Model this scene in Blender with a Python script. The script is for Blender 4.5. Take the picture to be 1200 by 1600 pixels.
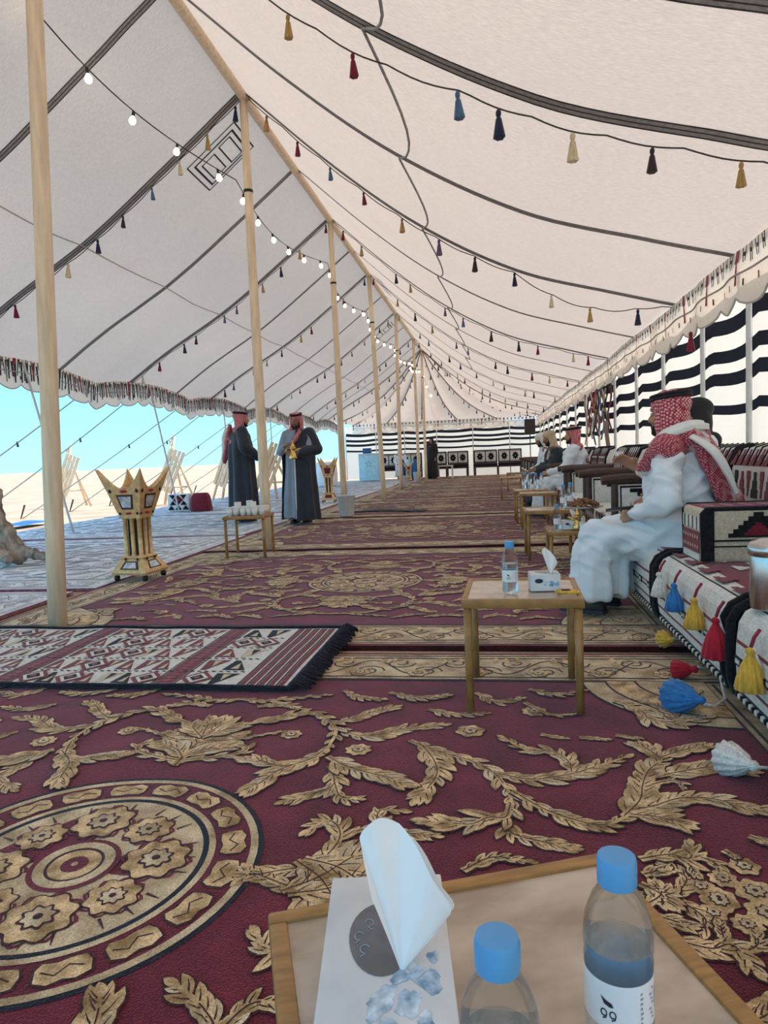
import bpy, bmesh, math, random
from mathutils import Vector, Matrix, noise

scene = bpy.context.scene
C = scene.collection
for _o in list(bpy.data.objects):
    bpy.data.objects.remove(_o)
random.seed(7)
PI = math.pi
V = Vector

# ------------------------------------------------------------------ camera, sky, sun, exposure
cam_data = bpy.data.cameras.new('camera')
cam_data.sensor_fit = 'VERTICAL'
cam_data.sensor_height = 24.0
cam_data.lens = 1080.0 / 1600.0 * 24.0
cam_data.clip_start = 0.02
cam_data.clip_end = 2000.0
camera = bpy.data.objects.new('camera', cam_data)
C.objects.link(camera)
_r = V((0.98699827, 0.15492131, -0.04282282))
_d = V((-0.02976241, -0.08566237, -0.99587959))
_f = V((-0.15795127, 0.98420595, -0.07993778))
camera.matrix_world = Matrix(((_r.x, -_d.x, -_f.x, 0.0), (_r.y, -_d.y, -_f.y, 0.0), (_r.z, -_d.z, -_f.z, 1.0), (0, 0, 0, 1)))
scene.camera = camera

world = bpy.data.worlds.new('world')
scene.world = world
world.use_nodes = True
_nt = world.node_tree
_nt.nodes.clear()
_out = _nt.nodes.new('ShaderNodeOutputWorld')
_bg = _nt.nodes.new('ShaderNodeBackground')
_tc = _nt.nodes.new('ShaderNodeTexCoord')
_sx = _nt.nodes.new('ShaderNodeSeparateXYZ')
_ramp = _nt.nodes.new('ShaderNodeValToRGB')
_el = _ramp.color_ramp.elements
_el[0].position = 0.0
_el[0].color = (0.34, 0.76, 0.94, 1)
_el[1].position = 1.0
_el[1].color = (0.28, 0.50, 0.92, 1)
_e = _ramp.color_ramp.elements.new(0.13)
_e.color = (0.225, 0.72, 0.96, 1)
_e = _ramp.color_ramp.elements.new(0.35)
_e.color = (0.26, 0.62, 0.96, 1)
_nt.links.new(_tc.outputs['Generated'], _sx.inputs[0])
_nt.links.new(_sx.outputs['Z'], _ramp.inputs[0])
_nt.links.new(_ramp.outputs[0], _bg.inputs[0])
_bg.inputs[1].default_value = 1.15
_nt.links.new(_bg.outputs[0], _out.inputs[0])

sun_data = bpy.data.lights.new('sun', 'SUN')
sun_data.energy = 4.1
sun_data.angle = math.radians(1.2)
sun_data.color = (1.0, 0.93, 0.84)
sun = bpy.data.objects.new('sun', sun_data)
C.objects.link(sun)
sun.rotation_euler = V((0.50, 0.30, 0.81)).to_track_quat('Z', 'Y').to_euler()

scene.view_settings.view_transform = 'Standard'
scene.view_settings.look = 'None'
scene.view_settings.gamma = 1.0
scene.view_settings.exposure = 0.68
scene.view_settings.use_curve_mapping = False
scene.cycles.use_denoising = True
scene.cycles.max_bounces = 8
scene.cycles.diffuse_bounces = 5
scene.cycles.transparent_max_bounces = 12
scene.cycles.sample_clamp_indirect = 6.0

# ------------------------------------------------------------------ materials
MATS = {}

def _new(name):
    m = bpy.data.materials.new(name)
    m.use_nodes = True
    nt = m.node_tree
    nt.nodes.clear()
    o = nt.nodes.new('ShaderNodeOutputMaterial')
    MATS[name] = m
    return m, nt, o

def _noise(nt, scale, detail=3.0, stretch=(1, 1, 1), coord='Object'):
    tc = nt.nodes.new('ShaderNodeTexCoord')
    mp = nt.nodes.new('ShaderNodeMapping')
    mp.inputs['Scale'].default_value = stretch
    nz = nt.nodes.new('ShaderNodeTexNoise')
    nz.inputs['Scale'].default_value = scale
    nz.inputs['Detail'].default_value = detail
    nt.links.new(tc.outputs[coord], mp.inputs[0])
    nt.links.new(mp.outputs[0], nz.inputs['Vector'])
    return nz

def _ramp2(nt, src, c0, c1, p0=0.3, p1=0.7, const=False):
    r = nt.nodes.new('ShaderNodeValToRGB')
    r.color_ramp.elements[0].position = p0
    r.color_ramp.elements[0].color = (*c0, 1)
    r.color_ramp.elements[1].position = p1
    r.color_ramp.elements[1].color = (*c1, 1)
    if const:
        r.color_ramp.interpolation = 'CONSTANT'
    nt.links.new(src, r.inputs[0])
    return r

def _bump(nt, src, strength, dist=0.002):
    b = nt.nodes.new('ShaderNodeBump')
    b.inputs['Strength'].default_value = strength
    b.inputs['Distance'].default_value = dist
    nt.links.new(src, b.inputs['Height'])
    return b

def mat(name, col, rough=0.6, var=0.12, scale=18.0, stretch=(1, 1, 1), bump=0.0, bdist=0.002, metallic=0.0,
        sheen=0.0, spec=0.4, col2=None, emit=None, emit_s=0.0, sheen_tint=None, pile=0.0):
    m, nt, o = _new(name)
    p = nt.nodes.new('ShaderNodeBsdfPrincipled')
    nz = _noise(nt, scale, 4.0, stretch)
    c0 = tuple(max(0.0, c * (1 - var)) for c in col)
    c1 = tuple(min(1.0, c * (1 + var)) for c in (col2 or col))
    r = _ramp2(nt, nz.outputs['Fac'], c0, c1, 0.35, 0.65)
    src = r.outputs[0]
    if pile:          # short tufts: fine speckle in colour and relief
        fz = _noise(nt, 210.0, 2.0)
        fr = _ramp2(nt, fz.outputs['Fac'], (1 - pile,) * 3, (1 + pile * 0.6,) * 3, 0.32, 0.68)
        mx = nt.nodes.new('ShaderNodeMixRGB')
        mx.blend_type = 'MULTIPLY'
        mx.inputs[0].default_value = 1.0
        nt.links.new(src, mx.inputs[1])
        nt.links.new(fr.outputs[0], mx.inputs[2])
        src = mx.outputs[0]
        bp_ = _bump(nt, fz.outputs['Fac'], 0.9, 0.004)
        nt.links.new(bp_.outputs[0], p.inputs['Normal'])
    nt.links.new(src, p.inputs['Base Color'])
    p.inputs['Roughness'].default_value = rough
    p.inputs['Metallic'].default_value = metallic
    p.inputs['Specular IOR Level'].default_value = spec
    if sheen:
        p.inputs['Sheen Tint'].default_value = (*(sheen_tint or (1, 1, 1)), 1)
        p.inputs['Sheen Weight'].default_value = sheen
        p.inputs['Sheen Roughness'].default_value = 0.4
    if emit:
        p.inputs['Emission Color'].default_value = (*emit, 1)
        p.inputs['Emission Strength'].default_value = emit_s
    if bump:
        b = _bump(nt, nz.outputs['Fac'], bump, bdist)
        nt.links.new(b.outputs[0], p.inputs['Normal'])
    nt.links.new(p.outputs[0], o.inputs[0])
    return m

def cloth_mat(name, col, trans, tcol, var=0.06, scale=60.0, stretch=(1, 1, 1), bump=0.25):
    """woven cloth: reflects and lets part of the daylight through"""
    m, nt, o = _new(name)
    nz = _noise(nt, scale, 3.0, stretch)
    nb = _noise(nt, 1.3, 3.0)
    r = _ramp2(nt, nz.outputs['Fac'], tuple(c * (1 - var) for c in col), tuple(min(1, c * (1 + var)) for c in col), 0.3, 0.7)
    rt = _ramp2(nt, nz.outputs['Fac'], tuple(c * (1 - 1.6 * var) for c in tcol), tuple(min(1, c * (1 + 1.6 * var)) for c in tcol), 0.3, 0.7)
    mx = nt.nodes.new('ShaderNodeMixRGB')
    mx.blend_type = 'MULTIPLY'
    mx.inputs[0].default_value = 1.0
    rb = _ramp2(nt, nb.outputs['Fac'], (0.90, 0.89, 0.89), (1, 1, 1), 0.3, 0.7)
    nt.links.new(r.outputs[0], mx.inputs[1])
    nt.links.new(rb.outputs[0], mx.inputs[2])
    d = nt.nodes.new('ShaderNodeBsdfDiffuse')
    t = nt.nodes.new('ShaderNodeBsdfTranslucent')
    s = nt.nodes.new('ShaderNodeMixShader')
    s.inputs[0].default_value = trans
    nt.links.new(mx.outputs[0], d.inputs[0])
    nt.links.new(rt.outputs[0], t.inputs[0])
    if bump:
        b = _bump(nt, nz.outputs['Fac'], bump, 0.003)
        nt.links.new(b.outputs[0], d.inputs['Normal'])
    nt.links.new(d.outputs[0], s.inputs[1])
    nt.links.new(t.outputs[0], s.inputs[2])
    nt.links.new(s.outputs[0], o.inputs[0])
    return m

def glass_mat(name, col=(1, 1, 1), rough=0.02, ior=1.33, alpha=0.75):
    m, nt, o = _new(name)
    g = nt.nodes.new('ShaderNodeBsdfGlass')
    nz = _noise(nt, 8.0)
    r = _ramp2(nt, nz.outputs['Fac'], tuple(c * 0.97 for c in col), col)
    nt.links.new(r.outputs[0], g.inputs['Color'])
    g.inputs['Roughness'].default_value = rough
    g.inputs['IOR'].default_value = ior
    t = nt.nodes.new('ShaderNodeBsdfTransparent')
    s = nt.nodes.new('ShaderNodeMixShader')
    s.inputs[0].default_value = 1.0 - alpha
    nt.links.new(g.outputs[0], s.inputs[1])
    nt.links.new(t.outputs[0], s.inputs[2])
    nt.links.new(s.outputs[0], o.inputs[0])
    return m

def checker_mat(name, c1, c2, scale, rough=0.8, c3=None, stripe=6.0, sheen=0.2):
    m, nt, o = _new(name)
    tc = nt.nodes.new('ShaderNodeTexCoord')
    mp = nt.nodes.new('ShaderNodeMapping')
    mp.inputs['Rotation'].default_value = (0.5, 0.6, 0.75)
    ck = nt.nodes.new('ShaderNodeTexVoronoi')
    ck.inputs['Scale'].default_value = scale
    ck.inputs['Randomness'].default_value = 0.25
    nt.links.new(tc.outputs['Object'], mp.inputs[0])
    nt.links.new(mp.outputs[0], ck.inputs['Vector'])
    r = _ramp2(nt, ck.outputs['Distance'], c2, c1, 0.36, 0.46)
    p = nt.nodes.new('ShaderNodeBsdfPrincipled')
    p.inputs['Roughness'].default_value = rough
    p.inputs['Sheen Weight'].default_value = sheen
    src = r.outputs[0]
    if c3:
        nz = _noise(nt, stripe, 2.0)
        rr = _ramp2(nt, nz.outputs['Fac'], (0, 0, 0), (1, 1, 1), 0.56, 0.62)
        mx = nt.nodes.new('ShaderNodeMixRGB')
        nt.links.new(rr.outputs[0], mx.inputs[0])
        nt.links.new(src, mx.inputs[1])
        mx.inputs[2].default_value = (*c3, 1)
        src = mx.outputs[0]
    nt.links.new(src, p.inputs['Base Color'])
    nt.links.new(p.outputs[0], o.inputs[0])
    return m

cloth_mat('canvas', (0.70, 0.60, 0.52), 0.34, (0.68, 0.525, 0.42), var=0.10, scale=26.0, stretch=(1, 9, 1), bump=0.5)
cloth_mat('wall_white', (0.90, 0.89, 0.88), 0.45, (0.90, 0.80, 0.68), var=0.03, scale=90.0)
cloth_mat('wall_black', (0.028, 0.032, 0.045), 0.10, (0.03, 0.03, 0.04), var=0.2, scale=90.0)
cloth_mat('valance_cream', (0.90, 0.86, 0.80), 0.32, (0.85, 0.74, 0.62), var=0.05, scale=60.0)
cloth_mat('vent_film', (0.75, 0.8, 0.85), 0.85, (0.85, 0.92, 1.0), var=0.3, scale=6.0)
mat('seam_grey', (0.34, 0.33, 0.33), 0.9, 0.18, 40)
mat('seam_dark', (0.045, 0.043, 0.045), 0.9, 0.2, 40)
mat('seam_pale', (0.47, 0.44, 0.42), 0.9, 0.1, 40)
mat('brown_wool', (0.085, 0.038, 0.026), 0.9, 0.3, 60)
mat('red_wool', (0.25, 0.025, 0.045), 0.9, 0.25, 60, sheen=0.3)
mat('ink', (0.03, 0.03, 0.035), 0.9, 0.2, 40)
mat('pole_wood', (0.76, 0.61, 0.43), 0.5, 0.12, 9, (3, 3, 0.4), bump=0.15)
mat('post_white', (0.62, 0.60, 0.58), 0.4, 0.06, 10)
mat('rope', (0.42, 0.39, 0.35), 0.9, 0.2, 80)
mat('rope_dark', (0.07, 0.06, 0.055), 0.9, 0.3, 120, bump=0.4)
mat('sand', (0.52, 0.355, 0.23), 0.95, 0.20, 1.1, (1, 1, 1), bump=0.6, bdist=0.08)
mat('maroon_pile', (0.145, 0.018, 0.031), 0.92, 0.28, 5.0, bump=0.0, sheen=0.42, spec=0.1, sheen_tint=(1.0, 0.62, 0.70), pile=0.35)
mat('gold_pile', (0.45, 0.27, 0.105), 0.92, 0.30, 16.0, sheen=0.28, spec=0.1, col2=(0.70, 0.49, 0.27), sheen_tint=(1.0, 0.85, 0.75), pile=0.35)
mat('pale_pile', (0.52, 0.37, 0.20), 0.92, 0.24, 9.0, sheen=0.28, spec=0.1, sheen_tint=(1.0, 0.85, 0.75), col2=(0.66, 0.52, 0.34), pile=0.35)
mat('outline_pile', (0.060, 0.016, 0.018), 0.95, 0.3, 30.0, sheen=0.3, spec=0.1, pile=0.35)
mat('paler_pile', (0.66, 0.52, 0.55), 0.92, 0.28, 3.0, sheen=0.8, spec=0.1, col2=(0.78, 0.72, 0.73), pile=0.12)
mat('paler_motif', (0.82, 0.79, 0.77), 0.92, 0.18, 9.0, sheen=0.5, spec=0.1, pile=0.22)
mat('paler_outline', (0.26, 0.10, 0.15), 0.95, 0.3, 20.0, sheen=0.4, spec=0.1)
mat('navy_pile', (0.02, 0.021, 0.034), 0.95, 0.3, 40.0, sheen=0.2, spec=0.1, pile=0.35)
mat('white_wool', (0.74, 0.72, 0.68), 0.95, 0.10, 50.0, sheen=0.2, spec=0.1, pile=0.22)
mat('cream_wool', (0.62, 0.52, 0.38), 0.95, 0.12, 50.0, sheen=0.2, spec=0.1, pile=0.22)
mat('maroon_wool', (0.20, 0.025, 0.038), 0.95, 0.25, 50.0, sheen=0.25, spec=0.1, pile=0.22)
mat('black_wool', (0.018, 0.018, 0.022), 0.95, 0.3, 60.0, sheen=0.15, spec=0.1, pile=0.22)
mat('blue_wool', (0.03, 0.17, 0.45), 0.9, 0.25, 110.0, (1, 1, 0.10), bump=0.6, sheen=0.3)
mat('yellow_wool', (0.66, 0.38, 0.05), 0.9, 0.2, 110.0, (1, 1, 0.10), bump=0.6, sheen=0.3)
mat('crimson_wool', (0.42, 0.012, 0.03), 0.9, 0.2, 110.0, (1, 1, 0.10), bump=0.6, sheen=0.3)
mat('tassel_gold', (0.46, 0.29, 0.10), 0.9, 0.25, 110.0, (1, 1, 0.10), bump=0.6, sheen=0.2)
mat('tassel_cream', (0.72, 0.60, 0.38), 0.9, 0.2, 110.0, (1, 1, 0.10), bump=0.6, sheen=0.2)
mat('tassel_maroon', (0.20, 0.015, 0.04), 0.9, 0.25, 110.0, (1, 1, 0.10), bump=0.6, sheen=0.2)
mat('tassel_blue', (0.09, 0.17, 0.30), 0.9, 0.25, 110.0, (1, 1, 0.10), bump=0.6, sheen=0.2)
mat('tassel_navy', (0.02, 0.03, 0.07), 0.9, 0.25, 110.0, (1, 1, 0.10), bump=0.6, sheen=0.2)
mat('tassel_brown', (0.05, 0.028, 0.032), 0.9, 0.25, 110.0, (1, 1, 0.10), bump=0.6, sheen=0.2)
mat('tassel_purple', (0.16, 0.10, 0.22), 0.9, 0.25, 110.0, (1, 1, 0.10), bump=0.6, sheen=0.2)
mat('table_wood', (0.36, 0.19, 0.062), 0.42, 0.22, 14.0, (1, 6, 1), bump=0.06)
mat('marble_top', (0.43, 0.335, 0.25), 0.16, 0.15, 7.0, (1, 1.8, 1), spec=0.5, col2=(0.53, 0.44, 0.355))
mat('dark_wood', (0.050, 0.024, 0.018), 0.4, 0.3, 14.0, (1, 5, 1), bump=0.1)
mat('gold_paint', (0.68, 0.47, 0.23), 0.38, 0.16, 25.0, metallic=0.35, bump=0.1)
mat('gold_metal', (0.75, 0.50, 0.18), 0.25, 0.1, 20.0, metallic=1.0)
mat('steel', (0.55, 0.55, 0.56), 0.24, 0.06, 12.0, (1, 1, 0.2), metallic=1.0)
mat('mirror_pane', (0.55, 0.60, 0.66), 0.2, 0.35, 22.0, metallic=0.4)
mat('black_plastic', (0.016, 0.016, 0.018), 0.45, 0.2, 30.0)
mat('blue_cap', (0.10, 0.34, 0.66), 0.35, 0.05, 20.0)
mat('label_white', (0.80, 0.82, 0.86), 0.4, 0.03, 20.0)
mat('label_grey', (0.32, 0.34, 0.40), 0.5, 0.1, 20.0)
mat('tissue', (0.86, 0.88, 0.90), 0.9, 0.03, 12.0)
mat('paper_white', (0.82, 0.82, 0.80), 0.6, 0.03, 20.0)
mat('carton', (0.60, 0.63, 0.66), 0.45, 0.09, 6.0, col2=(0.72, 0.72, 0.72))
mat('carton_blue', (0.20, 0.38, 0.58), 0.45, 0.25, 60.0, col2=(0.58, 0.68, 0.76))
mat('carton_slot', (0.17, 0.18, 0.20), 0.25, 0.3, 14.0)
mat('shoe_black', (0.018, 0.018, 0.022), 0.5, 0.2, 40.0)
mat('shoe_sole', (0.03, 0.035, 0.05), 0.6, 0.2, 40.0)
mat('skin', (0.42, 0.22, 0.14), 0.55, 0.10, 16.0, spec=0.3)
mat('skin_dark', (0.26, 0.125, 0.075), 0.55, 0.10, 16.0, spec=0.3)
mat('beard', (0.018, 0.014, 0.012), 0.9, 0.3, 60.0)
mat('eye_white', (0.75, 0.72, 0.70), 0.3, 0.03, 10.0)
mat('lip', (0.30, 0.11, 0.085), 0.5, 0.1, 20.0)
mat('thobe_white', (0.75, 0.81, 0.87), 0.75, 0.03, 8.0, sheen=0.15, spec=0.2)
mat('thobe_grey', (0.24, 0.29, 0.36), 0.7, 0.06, 8.0, sheen=0.2, spec=0.2)
mat('bisht_navy', (0.022, 0.030, 0.048), 0.6, 0.12, 10.0, sheen=0.35, spec=0.3)
mat('abaya_black', (0.012, 0.012, 0.015), 0.75, 0.12, 10.0, sheen=0.15)
mat('vest_navy', (0.03, 0.04, 0.06), 0.8, 0.12, 10.0, sheen=0.15)
mat('headcloth_white', (0.78, 0.77, 0.75), 0.85, 0.05, 10.0)
mat('headcloth_tan', (0.52, 0.42, 0.30), 0.85, 0.1, 10.0)
checker_mat('shemagh', (0.42, 0.030, 0.055), (0.70, 0.50, 0.50), 70.0, sheen=0.1)
checker_mat('shemagh_shawl', (0.36, 0.025, 0.050), (0.55, 0.30, 0.32), 90.0, c3=(0.72, 0.66, 0.66), stripe=5.0, sheen=0.1)
mat('agal', (0.012, 0.012, 0.014), 0.7, 0.2, 80.0, bump=0.5)
mat('cooler_blue', (0.42, 0.68, 0.80), 0.5, 0.08, 6.0)
mat('plastic_blue', (0.02, 0.11, 0.30), 0.4, 0.1, 20.0)
mat('plastic_pale', (0.62, 0.68, 0.74), 0.35, 0.06, 20.0)
mat('dates', (0.20, 0.085, 0.030), 0.4, 0.4, 60.0, bump=0.3)
mat('snack_gold', (0.62, 0.36, 0.05), 0.35, 0.3, 40.0, metallic=0.3)
mat('driftwood', (0.20, 0.165, 0.135), 0.85, 0.35, 7.0, (2, 2, 0.8), bump=0.7, bdist=0.01, col2=(0.34, 0.28, 0.23))
mat('pale_plank', (0.80, 0.60, 0.40), 0.8, 0.12, 8.0, (3, 3, 0.5))
mat('white_paint', (0.78, 0.78, 0.77), 0.7, 0.05, 6.0)
mat('frame_white', (0.72, 0.70, 0.66), 0.5, 0.05, 10.0)
glass_mat('water_bottle', (0.93, 0.97, 1.0), 0.03, 1.2, 0.55)
glass_mat('clear_water', (0.90, 0.96, 1.0), 0.0, 1.33, 0.8)
mat('bulb_glow', (1.0, 0.85, 0.6), 0.3, 0.02, 5.0, emit=(1.0, 0.80, 0.48), emit_s=9.0)

def G(n):
    return MATS[n]

# ------------------------------------------------------------------ mesh building
class MB:
    def __init__(self):
        self.v, self.f, self.m = [], [], []

    def add(self, verts, faces, mi=0):
        b = len(self.v)
        self.v.extend(tuple(p) for p in verts)
        self.f.extend(tuple(i + b for i in fc) for fc in faces)
        self.m.extend([mi] * len(faces))
        return self

    def box(self, c, s, mi=0, rz=0.0, mtx=None):
        cx, cy, cz = c
        hx, hy, hz = s[0] / 2, s[1] / 2, s[2] / 2
        pts = [V((x, y, z)) for z in (-hz, hz) for y in (-hy, hy) for x in (-hx, hx)]
        M3 = mtx if mtx is not None else Matrix.Rotation(rz, 3, 'Z')
        pts = [M3 @ p + V(c) for p in pts]
        return self.add(pts, [(0, 2, 3, 1), (4, 5, 7, 6), (0, 1, 5, 4), (2, 6, 7, 3), (0, 4, 6, 2), (1, 3, 7, 5)], mi)

    def bbox(self, c, s, b=0.01, mi=0, rz=0.0, mtx=None, seg=2):
        """box with rounded edges"""
        bm = bmesh.new()
        bmesh.ops.create_cube(bm, size=1.0)
        for v in bm.verts:
            v.co = V((v.co.x * s[0], v.co.y * s[1], v.co.z * s[2]))
        bmesh.ops.bevel(bm, geom=list(bm.edges) + list(bm.verts), offset=min(b, min(s) * 0.49), segments=seg, affect='EDGES', profile=0.5)
        M3 = mtx if mtx is not None else Matrix.Rotation(rz, 3, 'Z')
        bm.verts.ensure_lookup_table()
        self.add([M3 @ v.co + V(c) for v in bm.verts], [tuple(v.index for v in f.verts) for f in bm.faces], mi)
        bm.free()
        return self

    def tube(self, pts, r, n=8, mi=0, closed=False, cap=True):
        pts = [V(p) for p in pts]
        rs = r if isinstance(r, (list, tuple)) else [r] * len(pts)
        k = len(pts)
        rings = []
        up = None
        for i in range(k):
            a = pts[i - 1] if (i > 0 or closed) else pts[i]
            b = pts[(i + 1) % k] if (i < k - 1 or closed) else pts[i]
            t = (b - a)
            t = t.normalized() if t.length > 1e-9 else V((0, 0, 1))
            if up is None:
                ref = V((0, 0, 1)) if abs(t.z) < 0.9 else V((1, 0, 0))
                up = t.cross(ref).normalized()
            up = (up - t * up.dot(t))
            up = up.normalized() if up.length > 1e-6 else t.orthogonal().normalized()
            w = t.cross(up)
            rings.append([pts[i] + (up * math.cos(2 * PI * j / n) + w * math.sin(2 * PI * j / n)) * rs[i] for j in range(n)])
        vs = [p for rg in rings for p in rg]
        fs = []
        for i in range(k if closed else k - 1):
            i2 = (i + 1) % k
            for j in range(n):
                j2 = (j + 1) % n
                fs.append((i * n + j, i * n + j2, i2 * n + j2, i2 * n + j))
        if cap and not closed:
            fs.append(tuple(reversed(range(n))))
            fs.append(tuple((k - 1) * n + j for j in range(n)))
        return self.add(vs, fs, mi)

    def lathe(self, prof, c=(0, 0, 0), n=20, mi=0, mis=None, flute=0.0, nf=0, mtx=None):
        vs, fs, ms = [], [], []
        for (r, z) in prof:
            for j in range(n):
                a = 2 * PI * j / n
                rr = r * (1 + flute * math.cos(nf * a)) if nf else r
                p = V((rr * math.cos(a), rr * math.sin(a), z))
                if mtx is not None:
                    p = mtx @ p
                vs.append(p + V(c))
        b0 = len(self.f)
        for i in range(len(prof) - 1):
            for j in range(n):
                j2 = (j + 1) % n
                fs.append((i * n + j, i * n + j2, (i + 1) * n + j2, (i + 1) * n + j))
        self.add(vs, fs, mi)
        if mis:
            for i in range(len(prof) - 1):
                for j in range(n):
                    self.m[b0 + i * n + j] = mis[i]
        base = len(self.v) - len(vs)
        if prof[0][0] > 1e-6:
            self.f.append(tuple(base + j for j in reversed(range(n))))
            self.m.append(mis[0] if mis else mi)
        if prof[-1][0] > 1e-6:
            self.f.append(tuple(base + (len(prof) - 1) * n + j for j in range(n)))
            self.m.append(mis[-1] if mis else mi)
        return self

    def loft(self, rings, mi=0, cap=True):
        n = len(rings[0])
        vs = [p for r in rings for p in r]
        fs = []
        for i in range(len(rings) - 1):
            for j in range(n):
                j2 = (j + 1) % n
                fs.append((i * n + j, i * n + j2, (i + 1) * n + j2, (i + 1) * n + j))
        if cap:
            fs.append(tuple(reversed(range(n))))
            fs.append(tuple((len(rings) - 1) * n + j for j in range(n)))
        return self.add(vs, fs, mi)

    def grid(self, fn, nu, nv, mi=0, mfn=None):
        vs = [fn(i / nu, j / nv) for i in range(nu + 1) for j in range(nv + 1)]
        w = nv + 1
        fs, b0 = [], len(self.f)
        for i in range(nu):
            for j in range(nv):
                fs.append((i * w + j, (i + 1) * w + j, (i + 1) * w + j + 1, i * w + j + 1))
        self.add(vs, fs, mi)
        if mfn:
            k = b0
            for i in range(nu):
                for j in range(nv):
                    self.m[k] = mfn((i + 0.5) / nu, (j + 0.5) / nv)
                    k += 1
        return self

    def prism(self, poly, o, u, v, t, mi=0):
        """flat polygon (2d) in frame o,u,v pushed out by thickness t along u x v"""
        o, u, v = V(o), V(u), V(v)
        nrm = u.cross(v).normalized() * t
        n = len(poly)
        a = [o + u * p[0] + v * p[1] for p in poly]
        b = [p + nrm for p in a]
        fs = [tuple(range(n, 2 * n)), tuple(reversed(range(n)))] + [(i, (i + 1) % n, (i + 1) % n + n, i + n) for i in range(n)]
        return self.add(a + b, fs, mi)

    def mesh(self, name, mats, smooth=False):
        me = bpy.data.meshes.new(name)
        me.from_pydata(self.v, [], self.f)
        for m in (mats if isinstance(mats, (list, tuple)) else [mats]):
            me.materials.append(G(m) if isinstance(m, str) else m)
        me.polygons.foreach_set('material_index', self.m)
        if smooth:
            me.polygons.foreach_set('use_smooth', [True] * len(self.f))
        me.update()
        return me

    def build(self, name, mats, parent=None, smooth=False, loc=None, angle=None):
        me = self.mesh(name, mats, smooth or angle is not None)
        if angle is not None:
            try:
                me.set_sharp_from_angle(angle=math.radians(angle))
            except Exception:
                pass
        return link(name, me, parent, loc)

def link(name, me, parent=None, loc=None, rz=None):
    o = bpy.data.objects.new(name, me)
    C.objects.link(o)
    if parent is not None:
        o.parent = parent
    if loc is not None:
        o.location = loc
    if rz is not None:
        o.rotation_euler = (0, 0, rz)
    return o

def tag(o, label, cat, group=None, kind=None):
    o['label'] = label
    if cat:
        o['category'] = cat
    if group:
        o['group'] = group
    if kind:
        o['kind'] = kind
    return o

def thing(name, label, cat, loc=(0, 0, 0), rz=0.0, group=None):
    o = bpy.data.objects.new(name, None)
    C.objects.link(o)
    o.empty_display_size = 0.1
    o.location = loc
    o.rotation_euler = (0, 0, rz)
    return tag(o, label, cat, group)

def struct(o, label=None):
    o['kind'] = 'structure'
    if label:
        o['label'] = label
    return o

def copy_tree(o, parent=None):
    c = o.copy()
    C.objects.link(c)
    c.parent = parent
    for ch in o.children:
        copy_tree(ch, c)
    return c

def catmull(pts, n):
    """n+1 points along a smooth curve through pts (tuples of any length)"""
    P = [tuple(p) for p in pts]
    P = [tuple(2 * a - b for a, b in zip(P[0], P[1]))] + P + [tuple(2 * a - b for a, b in zip(P[-1], P[-2]))]
    k = len(P) - 3
    out = []
    for i in range(n + 1):
        s = i / n * k
        j = min(int(s), k - 1)
        t = s - j
        p0, p1, p2, p3 = P[j:j + 4]
        out.append(tuple(0.5 * (2 * b + (c - a) * t + (2 * a - 5 * b + 4 * c - d) * t * t + (3 * b - a - 3 * c + d) * t ** 3)
                         for a, b, c, d in zip(p0, p1, p2, p3)))
    return out

def interp(tab, x):
    if x <= tab[0][0]:
        return tab[0][1]
    for (a, fa), (b, fb) in zip(tab, tab[1:]):
        if x <= b:
            t = (x - a) / (b - a)
            return fa + (fb - fa) * t
    return tab[-1][1]

def smoothcurve(tab):
    """dense table of a smooth curve through (x, y) control points"""
    return catmull(tab, 60)
# ------------------------------------------------------------------ ground outside
def sand_h(x, y):
    d = max(0.0, math.hypot(x + 2.6, y - 12) - 14) / 30.0
    return -0.035 + min(1.0, d) * 0.10 * noise.noise(V((x * 0.11, y * 0.11, 3.0)))
_g = MB()
def _sand(u, v):
    a = 2 * PI * u
    r = 700.0 * v ** 3.2
    x, y = -3 + r * math.cos(a), 12 + r * math.sin(a)
    return (x, y, sand_h(x, y))
_g.grid(_sand, 96, 60)
struct(_g.build('ground', 'sand', smooth=True), 'pale desert sand stretching to the horizon')

# ------------------------------------------------------------------ tent roof
RX, RZ = -2.60, 5.08
POLE_Y = [4.05, 7.65, 11.8, 15.5, 19.8, 24.2, 27.0]
Y0, Y1, YB = -2.6, 27.0, 31.0
EX_R, EX_L = 1.92, -6.45
prof_r = smoothcurve([(0.0, 5.08), (0.22, 4.17), (0.42, 3.47), (0.64, 2.92), (0.85, 2.62), (1.0, 2.43)])
prof_l = smoothcurve([(0.0, 5.08), (0.25, 4.36), (0.5, 3.68), (0.8, 3.02), (1.0, 2.52)])
SEAMS = [-2.5, -0.6, 1.3, 3.0] + [y for i in range(7) for y in ([POLE_Y[i], 0.5 * (POLE_Y[i] + POLE_Y[i + 1])] if i < 6 else [POLE_Y[i]])]

def pillow(y):
    for a, b in zip(SEAMS, SEAMS[1:]):
        if a <= y <= b:
            return math.sin(PI * (y - a) / (b - a))
    return 0.0

def eave_l(y):
    """the left eave hangs between its side ropes"""
    s = (y - 12.45) / 3.6
    return 0.16 * abs(math.cos(PI * s)) ** 0.8 - 0.13

def roof_r(t, y):
    z = interp(prof_r, t)
    return V((RX + (EX_R - RX) * t, y, z - 0.035 * pillow(y) * math.sin(PI * t)))

def roof_l(t, y):
    z = interp(prof_l, t) + eave_l(y) * t ** 3
    return V((RX + (EX_L - RX) * t, y, z - 0.03 * pillow(y) * math.sin(PI * t)))

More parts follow.
